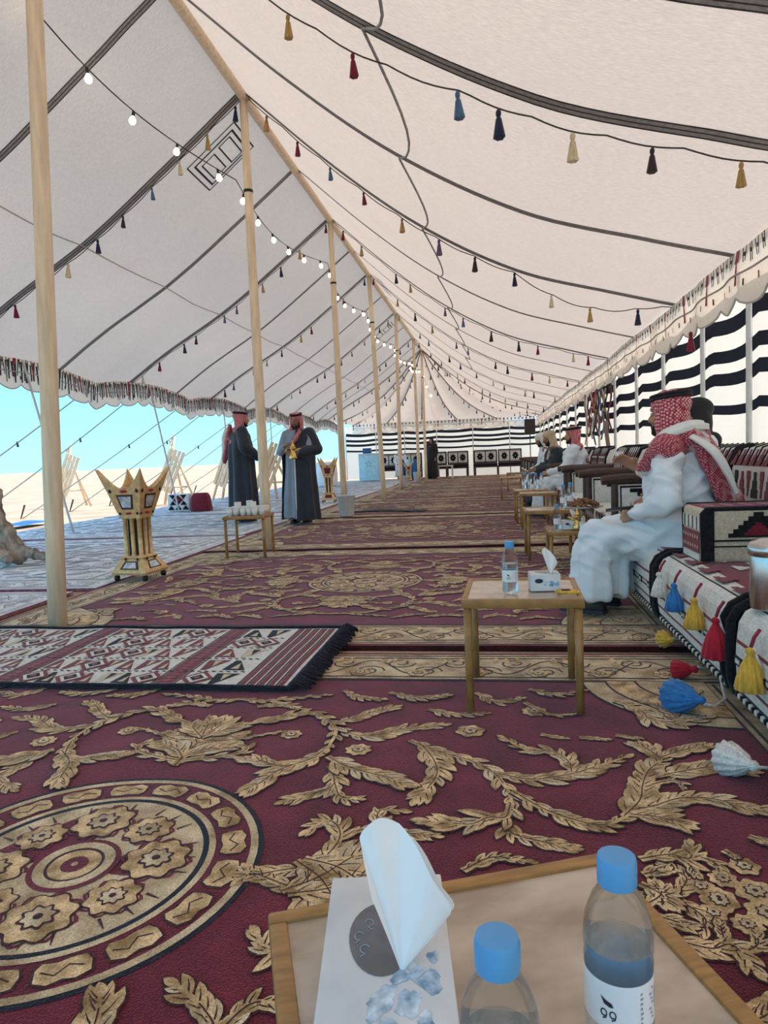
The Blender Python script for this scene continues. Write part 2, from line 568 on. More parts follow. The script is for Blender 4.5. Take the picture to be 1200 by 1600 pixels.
def roof_mesh(fn):
    mb = MB()
    ny = 150
    mb.grid(lambda u, v: fn(v, Y0 + (Y1 - Y0) * u), ny, 26)
    return mb
ceil_r = roof_mesh(roof_r).build('ceiling', 'canvas', smooth=True)
struct(ceil_r, 'cream canvas roof slope on the right side of the tent')
ceil_l = roof_mesh(roof_l).build('ceiling', 'canvas', smooth=True)
struct(ceil_l, 'greyish canvas roof slope on the left, open side of the tent')

def seam_strip(mb, fn, y, w, t0=0.0, t1=1.0, n=36, drop=0.010):
    """double-lined webbing under a roof slope along y = const"""
    bands = [(-0.5, -0.36, 1), (-0.36, -0.06, 0), (-0.06, 0.06, 1), (0.06, 0.36, 0), (0.36, 0.5, 1)]
    for a, b, mi in bands:
        vs, fs = [], []
        for i in range(n + 1):
            t = t0 + (t1 - t0) * i / n
            p = fn(t, y)
            wob = 0.006 * noise.noise(V((t * 14, y * 3.1, 0)))
            for s in (a, b):
                vs.append((p.x, y + s * w + wob, p.z - drop))
        for i in range(n):
            fs.append((2 * i, 2 * i + 1, 2 * i + 3, 2 * i + 2))
        mb.add(vs, fs, mi)
for i, y in enumerate(SEAMS):
    w = 0.125 if y in POLE_Y else 0.09
    for fn, par in ((roof_r, ceil_r), (roof_l, ceil_l)):
        s = MB()
        seam_strip(s, fn, y, w)
        s.build('seam', ['seam_grey', 'seam_dark'], par)
# lengthwise stitched seam on the left slope
s = MB()
pts = [roof_l(0.53, y) + V((0, 0, -0.012)) for y in [Y0 + 0.25 * k for k in range(int((Y1 - Y0) / 0.25))]]
s.tube(pts, 0.008, 5)
s.build('lengthwise_seam', 'seam_pale', ceil_l)

# hip end of the roof: a fan of panels from the last pole to the back eave
APEX = V((RX, Y1, RZ))
fan = [V((EX_R, Y1, 2.43)), V((EX_R, 28.8, 2.43)), V((1.7, 30.4, 2.44)), V((0.2, YB, 2.48)), V((-1.5, YB, 2.50)), V((-3.1, YB, 2.50)),
       V((-4.7, YB, 2.48)), V((-6.1, 30.5, 2.45)), V((EX_L, 28.8, 2.48)), V((EX_L, Y1, 2.52))]
def hip_edge(i, v):
    if i == 0:
        return roof_r(v, Y1)
    if i == len(fan) - 1:
        return roof_l(v, Y1)
    p = APEX.lerp(fan[i], v)
    p.z -= 0.55 * math.sin(PI * v) * (1 - 0.25 * v)
    return p
def hip(k, u, v):
    a, b = fan[k], fan[k + 1]
    p = hip_edge(k, v).lerp(hip_edge(k + 1, v), u)
    p.z -= 0.42 * math.sin(PI * u) * math.sin(PI * min(1.0, v * 1.02)) * v
    return p
hm = MB()
for k in range(len(fan) - 1):
    hm.grid(lambda u, v, k=k: hip(k, u, v), 12, 20)
ceil_b = hm.build('ceiling', 'canvas', smooth=True)
struct(ceil_b, 'fan-shaped canvas hip at the far end of the tent')
for k in range(1, len(fan) - 1):
    s = MB()
    s.tube([hip(k, 0.0, v / 18) + V((0, 0, -0.02)) for v in range(19)], 0.022, 6)
    s.build('seam', 'seam_grey', ceil_b)

# printed vent flap on the left slope and the translucent slit on the right slope
def flat_on(fn, t, y, dt, dy, poly, mb, off=0.014, mi=0):
    mb.add([fn(t + dt * p[0], y + dy * p[1]) + V((0, 0, -off)) for p in poly], [tuple(range(len(poly)))], mi)
def outline_rect(mb, fn, t0, t1, y0, y1, w, off=0.014):
    for (a, b, c, d) in ((t0, t1, y0, y0 + w), (t0, t1, y1 - w, y1)):
        mb.grid(lambda u, v: fn(a + (b - a) * u, c + (d - c) * v) + V((0, 0, -off)), 6, 1)
    wt = w / 4.6
    for (a, b, c, d) in ((t0, t0 + wt, y0, y1), (t1 - wt, t1, y0, y1)):
        mb.grid(lambda u, v: fn(a + (b - a) * u, c + (d - c) * v) + V((0, 0, -off)), 1, 6)
for yy, sc in ((8.0, 0.62), (20.4, 0.6)):
    pm = MB()
    outline_rect(pm, roof_l, 0.07, 0.20, yy, yy + 0.86 * sc, 0.025)
    outline_rect(pm, roof_l, 0.055, 0.215, yy - 0.08, yy + 0.94 * sc, 0.018)
    outline_rect(pm, roof_l, 0.085, 0.125, yy + 0.06, yy + 0.78 * sc, 0.018)
    outline_rect(pm, roof_l, 0.14, 0.185, yy + 0.09, yy + 0.75 * sc, 0.018)
    pm.build('vent_outline', 'ink', ceil_l)
pm = MB()
pm.grid(lambda u, v: roof_r(0.035 + 0.05 * v, 14.9 + 1.5 * u) + V((0, 0, -0.012)), 8, 3)
pm.build('vent_window', 'vent_film', ceil_r)

# ------------------------------------------------------------------ ridge beam and poles
rb = MB()
rb.tube([(RX, Y0, RZ - 0.05), (RX, 8, RZ - 0.06), (RX, 18, RZ - 0.06), (RX, Y1 + 0.1, RZ - 0.05)], 0.055, 12)
tag(rb.build('ridge_beam', 'pole_wood', smooth=True), 'long pale wooden ridge beam running under the peak of the tent roof', 'beam')
pole_lab = ['pale wooden tent pole nearest the camera, standing beside the kilim rug',
            'wooden tent pole rising behind the little table of paper cups',
            'wooden tent pole with the plastic bucket at its foot',
            'wooden tent pole just beyond the bucket, fourth from the camera',
            'wooden tent pole fifth from the camera, near the small far bucket',
            'slim-looking wooden tent pole, second from the far end of the row',
            'farthest wooden tent pole, under the fan of the hip roof']
pole_base = [(-2.76, 3.94), (-2.53, 7.42), (-2.62, 11.95), (-2.47, 15.5), (-2.70, 20.2), (-2.62, 24.6), (-2.62, 27.2)]
for i, (b, y) in enumerate(zip(pole_base, POLE_Y)):
    p = MB()
    top = V((RX, y, RZ - 0.10))
    base = V((b[0], b[1], 0.013))
    p.tube([base.lerp(top, k / 8) for k in range(9)], [0.057, 0.056, 0.055, 0.054, 0.052, 0.05, 0.048, 0.046, 0.044], 14)
    t = thing('tent_pole', pole_lab[i], 'pole', (0, 0, 0), 0, 'wooden centre poles of the tent')
    p.build('shaft', 'pole_wood', t, smooth=True)
    q = MB()
    hp = base.lerp(top, 0.80)
    q.tube([hp + V((0, 0, -0.015)), hp + V((0, 0, 0.015))], 0.053, 14)
    q.build('wire_clip', 'black_plastic', t, smooth=True)

# ------------------------------------------------------------------ walls of striped cloth
BANDS = [(0.0, 0), (1.26, 1), (1.345, 0), (1.52, 1), (1.63, 0), (1.72, 1), (1.83, 0), (1.97, 1), (2.10, 0), (2.40, 0)]
def wall_z():
    zs = []
    for (z, m), (z2, _m) in zip(BANDS, BANDS[1:]):
        k = max(1, int((z2 - z) / 0.12))
        for i in range(k):
            zs.append((z + (z2 - z) * i / k, m))
    zs.append((BANDS[-1][0], 0))
    return zs
def wall_mesh(P, Nrm, posts, length, step):
    """striped cloth hung from posts: P(s) foot line, Nrm inward normal, posts list of s"""
    zs = wall_z()
    n = int(length / step)
    vs, fs, ms = [], [], []
    for i in range(n + 1):
        s = length * i / n
        u = 0.0
        for a, b in zip(posts, posts[1:]):
            if a <= s <= b:
                u = math.sin(PI * (s - a) / (b - a))
        for z, m in zs:
            bulge = -0.07 * u * math.sin(PI * min(1, z / 2.3)) + 0.012 * noise.noise(V((s * 1.7, z * 1.5, 1)))
            p = P(s) + Nrm * bulge
            vs.append((p.x, p.y, z - 0.055 * u * (z / 2.3) + 0.006 * noise.noise(V((s * 0.9, 2, 2)))))
    w = len(zs)
    for i in range(n):
        for j in range(w - 1):
            fs.append((i * w + j, i * w + j + 1, (i + 1) * w + j + 1, (i + 1) * w + j))
            ms.append(zs[j][1])
    mb = MB()
    mb.v, mb.f, mb.m = vs, fs, ms
    return mb
WX = 2.02
posts_r = [-2.4, -0.9, 0.6, 2.0, 3.35, 4.55, 5.72, 6.9, 8.4, 9.9, 11.6, 13.3, 15.0, 16.9, 18.8, 20.8, 22.9, 25.0, 27.2, 29.2, 31.0]
wr = wall_mesh(lambda s: V((WX, s - 2.6, 0)), V((-1, 0, 0)), [p + 2.6 for p in posts_r], 33.6, 0.16)
struct(wr.build('wall_right', ['wall_white', 'wall_black'], smooth=True), 'white cloth wall with bold black bands along the right side')
posts_b = [-6.6, -5.2, -3.9, -2.45, -0.85, 0.75, 2.0]
wb = wall_mesh(lambda s: V((s - 6.6, YB + 0.1, 0)), V((0, -1, 0)), [p + 6.6 for p in posts_b], 8.65, 0.16)
struct(wb.build('wall_back', ['wall_white', 'wall_black'], smooth=True), 'white cloth end wall with narrow black bands')
pp = MB()
pp.tube([(0, 0, 0), (0, 0, 2.38)], 0.022, 10)
pme = pp.mesh('wall_post', ['post_white'], True)
def ordinal(i):
    return ['first', 'second', 'third', 'fourth', 'fifth', 'sixth', 'seventh', 'eighth', 'ninth', 'tenth', 'eleventh', 'twelfth', 'thirteenth',
            'fourteenth', 'fifteenth', 'sixteenth', 'seventeenth', 'eighteenth', 'nineteenth', 'twentieth'][i]
k = 0
for y in posts_r:
    if y < 4.9 or y > 29.5:
        continue
    tag(link('wall_post', pme, None, (WX - 0.07, y, 0)), 'white metal wall post, %s from the camera along the right wall' % ordinal(k), 'post', 'posts of the right wall')
    k += 1
for i, x in enumerate(posts_b[:-1]):
    tag(link('wall_post', pme, None, (x, YB - 0.02, 0)), 'white metal wall post, %s from the left along the end wall' % ordinal(i), 'post', 'posts of the end wall')

# ------------------------------------------------------------------ valances with woven motifs
def valance(name, P, Z, length, label, inward, scal=0.52, motif_n=0.125, heavy=False):
    """P(s): ground position, Z(s): top height; hangs about 0.40 m in two rows"""
    mb, mo, ln, ed = MB(), MB(), MB(), MB()
    step = scal / 8
    n = int(length / step)
    def low(s):
        ph = (s / scal) % 1.0
        return 0.36 + 0.075 * abs(math.sin(PI * ph)) ** 0.7 + 0.012 * noise.noise(V((s * 2, 0, 5)))
    def pt(s, d):
        wav = 0.03 * math.sin(s * 7.0) * (d / 0.4) + 0.02 * noise.noise(V((s * 3, d * 3, 7)))
        q = P(s) + inward * (0.02 + wav)
        return V((q.x, q.y, Z(s) - d))
    rows = 5
    vs, fs = [], []
    for i in range(n + 1):
        s = i * step
        L = low(s)
        for j in range(rows + 1):
            vs.append(pt(s, L * j / rows))
    w = rows + 1
    for i in range(n):
        for j in range(rows):
            fs.append((i * w + j, i * w + j + 1, (i + 1) * w + j + 1, (i + 1) * w + j))
    mb.add(vs, fs)
    o = mb.build(name, 'valance_cream', smooth=True)
    struct(o, label)
    def patch(s, d, poly, mi, k=0.012):
        vs = [pt(s + a, d + b) + inward * k for a, b in poly]
        mo.add(vs, [tuple(range(len(vs)))], mi)
    if heavy:  # dark zigzag weave, packed denser so the bars carry the backlit shade too
        q = 0.03
        while q < length - 0.1:
            hh = 0.20 + 0.10 * random.random()
            w = random.uniform(0.012, 0.024)
            lean = random.uniform(-0.03, 0.03)
            patch(q, 0.02 + 0.05 * random.random(), [(-w, 0), (w, 0), (w * 0.7 + lean, hh), (-w * 0.7 + lean, hh)], 2 if random.random() < 0.8 else 1, 0.010)
            q += 0.062
    s, c = 0.05, 0
    while s < length - 0.1:
        big = c % 6 == 0
        if big:
            patch(s, 0.01, [(-0.03, 0), (0.03, 0), (0.035, 0.09), (0.012, 0.10), (0.02, 0.26), (-0.02, 0.26), (-0.012, 0.10), (-0.035, 0.09)], 1)
        else:
            hgt = 0.10 + 0.04 * random.random()
            x = 0.045 if c % 2 else 0.03
            patch(s, 0.01, [(-x, 0), (-x + 0.02, 0), (-0.006, hgt), (-0.022, hgt)], 0)
            patch(s, 0.015, [(x - 0.02, 0), (x, 0), (0.022, hgt), (0.006, hgt)], 0)
            patch(s, 0.05, [(-0.02, 0), (0.02, 0), (0.012, 0.03), (-0.012, 0.03)], 1 if c % 3 == 0 else 0)
            if c % 2:
                patch(s, 0.24, [(-0.012, 0), (0.012, 0), (0.016, 0.05), (-0.010, 0.05)], 0)
        s += motif_n
        c += 1
    m = mo.build('woven_motif', ['brown_wool', 'red_wool', 'ink'], o)
    m['kind'] = 'stuff'
    ln.tube([pt(i * step, 0.19) + inward * 0.012 for i in range(n + 1)], 0.008, 5)
    ln.build('ribbon', 'seam_grey', o)
    ed.tube([pt(i * step, low(i * step)) for i in range(n + 1)], 0.009, 5)
    ed.build('hem_cord', 'seam_pale', o)
    return o
valance('trim_1', lambda s: V((EX_R - 0.02, Y0 + s, 0)), lambda s: 2.43 + 0.012 * math.sin(s * 1.6), 33.0,
        'cream scalloped valance with brown and red motifs along the right wall', V((-1, 0, 0)))
def _left_z(s):
    return interp(prof_l, 1.0) + eave_l(Y0 + s) + 0.02
valance('trim_2', lambda s: V((EX_L, Y0 + s, 0)), _left_z, 31.5,
        'scalloped valance hanging dark against the sky along the open left eave', V((1, 0, 0)), heavy=True)
valance('trim_3', lambda s: V((EX_L + 0.2 + s, YB - 0.06, 0)), lambda s: 2.50, 8.2,
        'scalloped valance with dark red motifs over the end wall', V((0, -1, 0)), scal=0.6, motif_n=0.16)
# ------------------------------------------------------------------ carpets
def wrinkle(x, y):
    h = 0.0035 * noise.noise(V((x * 2.1, y * 2.1, 0.3)))
    d = x * 0.8 - y * 0.6
    k = max(0.0, min(1.0, (0.6 - x) / 1.2)) * max(0.0, min(1.0, (y + 1.6) / 0.8))
    h += 0.0095 * k * noise.noise(V((d * 4.6, (x * 0.6 + y * 0.8) * 0.8, 5.1)))
    return h + 0.003

FRONDS = [
    ([(761, 806), (830, 746), (903, 700), (993, 643), (1060, 558), (1096, 451), (1104, 384)], 75, 9),
    ([(1054, 570), (1165, 535), (1283, 577), (1367, 635), (1474, 715)], 75, 9),
    ([(1291, 595), (1289, 666), (1243, 740), (1160, 750), (1090, 840)], 70, 7),
    ([(1106, 451), (1191, 355), (1271, 304), (1343, 287), (1419, 349)], 60, 8),
    ([(1100, 377), (1085, 300), (1041, 296), (991, 256), (931, 261), (871, 270)], 85, 7),
    ([(1089, 290), (1100, 228), (1179, 195), (1244, 177)], 60, 6),
    ([(797, 786), (852, 672), (878, 559), (857, 453), (833, 394)], 85, 7),
    ([(1400, 337), (1461, 432), (1487, 525), (1524, 619), (1575, 693), (1591, 780)], 85, 9),
    ([(1577, 702), (1553, 773), (1523, 816)], 60, 5),
    ([(1583, 712), (1657, 764), (1744, 809)], 65, 6),
    ([(1538, 585), (1652, 635), (1732, 658), (1814, 637)], 85, 8),
    ([(1491, 510), (1558, 554), (1596, 548), (1595, 517)], 32, 3),
    ([(1424, 373), (1488, 398), (1567, 447), (1654, 453), (1711, 422), (1777, 400)], 80, 10),
    ([(1419, 349), (1491, 338), (1547, 304)], 70, 6),
    ([(1521, 1213), (1599, 1121), (1617, 1034), (1684, 1001), (1819, 1056)], 80, 8),
    ([(1217, 886), (1302, 857)], 30, 3),
    ([(1346, 865), (1440, 854)], 30, 3),
    ([(1471, 888), (1547, 865)], 30, 3),
    ([(1175, 1186), (1265, 1068), (1372, 1079)], 30, 4),
    ([(122, 913), (216, 975), (324, 1046), (417, 984), (483, 865), (487, 716)], 75, 9),
    ([(460, 911), (571, 840), (662, 857), (748, 919), (863, 949)], 75, 9),
    ([(464, 948), (538, 1009), (602, 1079), (667, 1123)], 65, 6),
    ([(487, 737), (440, 623), (368, 571), (286, 604), (225, 619)], 80, 8),
    ([(467, 644), (375, 548), (335, 445), (315, 403)], 75, 7),
    ([(503, 651), (579, 584), (671, 537), (741, 507), (785, 477)], 85, 8),
    ([(526, 590), (567, 470), (527, 410), (448, 358)], 70, 7),
    ([(563, 486), (604, 392), (661, 381)], 45, 4),
    ([(603, -34), (626, 58), (651, 152), (639, 219), (598, 255), (557, 206)], 70, 8),
    ([(565, -61), (641, 2), (695, 78), (736, 123)], 95, 7),
    ([(583, -71), (668, -45), (734, 3), (789, 46)], 95, 7),
    ([(608, -50), (537, -22), (472, 3), (450, -20)], 60, 5),
    ([(583, -59), (559, -92), (545, -131)], 60, 5),
    ([(687, 210), (733, 239), (735, 321), (798, 319)], 55, 5),
    ([(1402, 139), (1474, 163), (1519, 149), (1539, 213)], 55, 6),
    ([(1396, 74), (1451, 99)], 45, 4),
    ([(1381, 37), (1416, 5), (1425, -27)], 55, 5),
    ([(1430, 7), (1468, -29), (1491, -77), (1455, -125)], 45, 6),
    ([(1421, -59), (1475, -74)], 40, 4),
    ([(1546, 159), (1570, 140), (1580, 103)], 35, 3),
    ([(1509, 129), (1517, 80)], 25, 3),
    ([(1607, 191), (1628, 166)], 25, 2),
    ([(1689, 260), (1725, 234)], 30, 3),
    ([(1474, -165), (1500, -174), (1510, -216), (1499, -248)], 45, 5),
    ([(1517, -100), (1533, -126), (1567, -132)], 40, 4),
]
FLOWERS = [ (1636, 133, 55), (1626, 36, 70), (1572, 78, 50), (1515, 46, 45), (1540, -5, 60), (1529, -63, 50), (1585, -64, 75), (1503, -165, 60), (1551, -203, 70), (1208, 1105, 75), (970, 901, 80), (321, 839, 60), (594, 722, 70), (1570, -159, 30) ]


def offset_poly(poly, k):
    cx = sum(p[0] for p in poly) / len(poly)
    cy = sum(p[1] for p in poly) / len(poly)
    out = []
    for x, y in poly:
        d = math.hypot(x - cx, y - cy) or 1e-6
        out.append((x + (x - cx) / d * k, y + (y - cy) / d * k))
    return out

class Flat:
    """collects flat pile shapes in carpet coordinates, on top of the wrinkled ground"""
    def __init__(self):
        self.mb = MB()
        self.n = 0

    def poly(self, pts, h, mi):
        self.n += 1
        dz = (self.n % 37) * 0.000012
        c = (sum(p[0] for p in pts) / len(pts), sum(p[1] for p in pts) / len(pts))
        vs = [(p[0], p[1], wrinkle(p[0], p[1]) + h + dz) for p in pts]
        vs.append((c[0], c[1], wrinkle(*c) + h + dz + 0.0006))
        n = len(pts)
        self.mb.add(vs, [(i, (i + 1) % n, n) for i in range(n)], mi)

    def strip(self, pts, ws, h, mi):
        k = len(pts)
        vs, fs = [], []
        for i in range(k):
            a, b = pts[max(0, i - 1)], pts[min(k - 1, i + 1)]
            tx, ty = b[0] - a[0], b[1] - a[1]
            l = math.hypot(tx, ty) or 1e-6
            w = ws[i] if isinstance(ws, (list, tuple)) else ws
            nx, ny = -ty / l * w, tx / l * w
            for s in (-1, 1):
                x, y = pts[i][0] + nx * s, pts[i][1] + ny * s
                vs.append((x, y, wrinkle(x, y) + h))
        for i in range(k - 1):
            fs.append((2 * i, 2 * i + 1, 2 * i + 3, 2 * i + 2))
        self.mb.add(vs, fs, mi)

    def ring(self, c, r0, r1, h, mi, n=64, wob=0.0, nw=0):
        vs, fs = [], []
        for i in range(n):
            a = 2 * PI * i / n
            for r in (r0, r1):
                rr = r * (1 + wob * math.cos(nw * a))
                x, y = c[0] + rr * math.cos(a), c[1] + rr * math.sin(a)
                vs.append((x, y, wrinkle(x, y) + h))
        for i in range(n):
            j = (i + 1) % n
            fs.append((2 * i, 2 * i + 1, 2 * j + 1, 2 * j))
        self.mb.add(vs, fs, mi)

    def flower(self, c, r, h, petals=7, rot=0.0):
        def blob(rr, k):
            return [(c[0] + rr * (1 + k * math.cos(petals * (a + rot))) * math.cos(a), c[1] + rr * (1 + k * math.cos(petals * (a + rot))) * math.sin(a))
                    for a in [2 * PI * i / 56 for i in range(56)]]
        self.poly(blob(r * 1.08, 0.10), h, 1)
        self.poly(blob(r, 0.10), h + 0.0012, 0)
        self.poly(blob(r * 0.52, 0.14), h + 0.0024, 1)
        self.poly(blob(r * 0.42, 0.14), h + 0.0032, 2)
        self.poly(blob(r * 0.14, 0.0), h + 0.0042, 1)

def leaf_poly(x, y, a, L, bend, wid):
    """curved lobe starting at x,y going along angle a"""
    n = 5
    left, right = [], []
    for i in range(n + 1):
        t = i / n
        aa = a + bend * t
        px = x + L * t * math.cos(a + bend * t * 0.5)
        py = y + L * t * math.sin(a + bend * t * 0.5)
        w = wid * (0.45 + 1.0 * math.sin(PI * min(1.0, t * 0.62 + 0.12)) ** 1.0) * (1 - t ** 4) * 0.7
        nx, ny = -math.sin(aa), math.cos(aa)
        left.append((px + nx * w, py + ny * w))
        right.append((px - nx * w, py - ny * w))
    return left + right[::-1][1:]

def frond(F, path, L, n, h=0.0030):
    pts = catmull(path, n * 2 + 2)
    k = len(pts)
    total = sum(math.dist(pts[i], pts[i + 1]) for i in range(k - 1))
    L = min(L * 1.12, total * 0.8)
    F.strip(pts, [0.012 * (1 - 0.75 * i / (k - 1)) + 0.004 for i in range(k)], h - 0.0015, 1)
    F.strip(pts, [0.009 * (1 - 0.75 * i / (k - 1)) + 0.003 for i in range(k)], h + 0.0010, 0)
    for i in range(1, k - 1):
        a = math.atan2(pts[i + 1][1] - pts[i - 1][1], pts[i + 1][0] - pts[i - 1][0])
        t = i / (k - 1)
        for s in (-1, 1):
            if (i + (s > 0)) % 2:
                continue
            l = L * (0.62 + 0.5 * math.sin(PI * (0.15 + 0.7 * t))) * random.uniform(0.75, 1.2) * (1 - 0.35 * t)
            ang = a + s * random.uniform(0.62, 0.82)
            pl = leaf_poly(pts[i][0], pts[i][1], ang, l, -s * random.uniform(0.35, 0.75), l * 0.205)
            F.poly(offset_poly(pl, 0.0050), h - 0.0014, 1)
            F.poly(pl, h, 0 if random.random() < 0.7 else 2)
            q = [(pts[i][0] + l * f * math.cos(ang - s * 0.25 * f), pts[i][1] + l * f * math.sin(ang - s * 0.25 * f)) for f in (0.12, 0.4, 0.68)]
            F.strip(q, [0.0022, 0.0016, 0.0006], h + 0.0010, 1)
    a = math.atan2(pts[-1][1] - pts[-2][1], pts[-1][0] - pts[-2][0])
    pl = leaf_poly(pts[-1][0], pts[-1][1], a, L * 0.5, 0.3, L * 0.15)
    F.poly(offset_poly(pl, 0.004), h - 0.0014, 1)
    F.poly(pl, h, 0)
    F.strip(pts[: int(k * 0.8)], 0.0016, h + 0.0022, 1)

CHX, CHY, BW = 2.25, 1.89, 0.43
PAL = [([(0, 0.560), (0.0, 0.66), (0.0, 0.76)], 0.16, 5), ([(0.01, 0.60), (0.10, 0.625), (0.185, 0.66), (0.20, 0.71), (0.15, 0.735), (0.125, 0.70)], 0.05, 6),
       ([(0.0, 0.62), (0.05, 0.68), (0.13, 0.72)], 0.09, 5), ([(0, 0.78), (0.02, 0.87), (0.03, 0.95)], 0.09, 4), ([(0, 0.78), (0.06, 0.85), (0.10, 0.90)], 0.075, 4),
       ([(0.0, 0.78), (0.08, 0.80), (0.14, 0.83)], 0.06, 4), ([(0.02, 0.76), (0.10, 0.765), (0.20, 0.82), (0.28, 0.86)], 0.035, 5),
       ([(0.10, 1.10), (0.20, 1.13), (0.30, 1.08)], 0.05, 5), ([(0.0, 1.18), (0.10, 1.16), (0.22, 1.20), (0.36, 1.24)], 0.05, 6),
       ([(0.62, 1.28), (0.74, 1.22), (0.86, 1.25)], 0.06, 5), ([(0.98, 1.30), (1.06, 1.20), (1.16, 1.24)], 0.06, 5), ([(0.80, 1.10), (0.90, 1.05), (1.02, 1.07)], 0.05, 5),
       ([(1.72, 0.95), (1.70, 1.12), (1.62, 1.25)], 0.06, 5),
       ([(0.42, 1.30), (0.50, 1.22), (0.60, 1.20)], 0.05, 5), ([(1.20, 1.34), (1.30, 1.28), (1.42, 1.33)], 0.05, 5), ([(0.72, 0.30), (0.80, 0.22), (0.90, 0.20)], 0.05, 5),
       ([(1.86, 0.30), (1.80, 0.20), (1.78, 0.08)], 0.06, 5), ([(1.20, 0.08), (1.28, 0.03), (1.36, 0.0)], 0.05, 5), ([(0.98, 0.05), (1.05, 0.11), (1.14, 0.10)], 0.04, 5)]
QUARTER = [([(x / 1000, y / 1000) for x, y in p], L / 1000, n) for p, L, n in FRONDS if sum(q[1] for q in p) / len(p) > -62] + PAL
QFLOW = [(x / 1000, y / 1000, r / 1000) for x, y, r in FLOWERS if y > -20]

mo = Flat()
for sx in (1, -1):
    for sy in (1, -1):
        st = random.getstate()
        random.seed(21)
        for q_, (path, L, n) in enumerate(QUARTER):
            frond(mo, [(p[0] * sx, p[1] * sy) for p in path], L, n, 0.0030 + 0.0011 * (q_ % 5))
        random.setstate(st)
        for i, (x, y, r) in enumerate(QFLOW):
            mo.flower((x * sx, y * sy), r * 0.62, 0.0022, 6 + i % 3, i)
motif_me = mo.mb.mesh('pile_motif', ['gold_pile', 'outline_pile', 'pale_pile'])

md = Flat()
R0 = 0.475
md.ring((0, 0), R0 - 0.016, R0, 0.0016, 3)
md.ring((0, 0), R0 - 0.034, R0 - 0.014, 0.0024, 2)
md.ring((0, 0), 0.345, R0 - 0.034, 0.0012, 4)
for i in range(18):
    a = 2 * PI * i / 18
    def cart(w0, r0, r1):
        return [((r0 + (r1 - r0) * v) * math.cos(a + u * w0), (r0 + (r1 - r0) * v) * math.sin(a + u * w0))
                for u, v in ((-1, 0.25), (-0.8, 0.0), (-0.2, 0.08), (0.3, 0.0), (0.85, 0.05), (1, 0.4), (0.9, 0.85), (0.4, 1.0), (0, 0.88), (-0.5, 1.0), (-0.95, 0.8))]
    md.poly(cart(0.155, 0.358, 0.436), 0.0022, 1)
    md.poly(cart(0.140, 0.364, 0.430), 0.0034, 0)
    md.strip([((0.37 + 0.05 * v) * math.cos(a + u), (0.37 + 0.05 * v) * math.sin(a + u)) for u, v in ((-0.11, 0.4), (-0.04, 0.75), (0.03, 0.3), (0.10, 0.6))], 0.0022, 0.0046, 1)
md.ring((0, 0), 0.333, 0.350, 0.0026, 2)
md.ring((0, 0), 0.318, 0.334, 0.0022, 3)
md.ring((0, 0), 0.001, 0.320, 0.0014, 2)
for i in range(8):
    a = 2 * PI * i / 8 + 0.2
    md.flower((0.205 * math.cos(a), 0.205 * math.sin(a)), 0.060 if i % 2 else 0.078, 0.0026, 8, a)
    md.ring((0.205 * math.cos(a), 0.205 * math.sin(a)), 0.060 if i % 2 else 0.078, 0.088 if not i % 2 else 0.068, 0.0022, 4, 40, 0.12, 8)
    for dlt in (-0.22, 0, 0.22):
        q = [(r * math.cos(a + dlt), r * math.sin(a + dlt)) for r in (0.262, 0.285, 0.305)]
        md.strip(q, [0.004, 0.003, 0.001], 0.0026, 1)
md.ring((0, 0), 0.098, 0.112, 0.0030, 4)
md.ring((0, 0), 0.072, 0.098, 0.0036, 2)
md.ring((0, 0), 0.064, 0.073, 0.0030, 1)
md.ring((0, 0), 0.001, 0.066, 0.0028, 0)
md.poly([(0.034 * math.cos(2 * PI * i / 20), 0.034 * math.sin(2 * PI * i / 20)) for i in range(20)], 0.0036, 4)
md.poly([(0.009 * math.cos(2 * PI * i / 10), 0.009 * math.sin(2 * PI * i / 10)) for i in range(10)], 0.0046, 2)
medal_me = md.mb.mesh('medallion', ['gold_pile', 'outline_pile', 'pale_pile', 'navy_pile', 'maroon_pile'])

bd = Flat()
def bstrip(x0, x1, y0, y1, h, mi):
    nx, ny = max(1, int(abs(x1 - x0) / 0.08)), max(1, int(abs(y1 - y0) / 0.08))
    bd.mb.grid(lambda u, v: (x0 + (x1 - x0) * u, y0 + (y1 - y0) * v, wrinkle(x0 + (x1 - x0) * u, y0 + (y1 - y0) * v) + h), nx, ny, mi)
for s in (1, -1):
    bstrip(-CHX + 0.02, CHX - 0.02, s * (CHY - 0.035), s * (CHY - BW), 0.0016, 0)
    bstrip(s * (CHX - 0.035), s * (CHX - 0.33), -CHY + BW, CHY - BW, 0.0016, 0)
border_me = bd.mb.mesh('border', ['pale_pile'])

bs = Flat()
def scroll_row(P, length, amp, h=0.0028):
    """wavy vine with curls and rosettes along a border"""
    n = int(length / 0.02)
    bs.strip([P(i * 0.02, amp * 0.5 * math.sin(i * 0.02 * 2 * PI / 0.42)) for i in range(n + 1)], 0.0045, h, 1)
    s, k = 0.06, 0
    while s < length - 0.05:
        sg = 1 if k % 2 else -1
        c = (s, -sg * amp * 0.30)
        sp = [P(c[0] + (0.075 - 0.055 * t) * math.cos(sg * t * 8.5), c[1] + (0.075 - 0.055 * t) * math.sin(sg * t * 8.5)) for t in [i / 14 for i in range(15)]]
        bs.strip(sp, 0.0040, h + 0.0004, 1)
        if k % 2 == 0:
            bs.flower(P(s + 0.1, sg * amp * 0.45), 0.045, h, 6, k)
        else:
            for d in (-0.05, 0.0, 0.05):
                bs.poly([P(s + 0.1 + d + a, sg * amp * 0.5 + b) for a, b in ((-0.012, -0.03), (0.012, -0.03), (0.018, 0.02), (0, 0.045), (-0.018, 0.02))], h, 0)
        s += 0.135
        k += 1
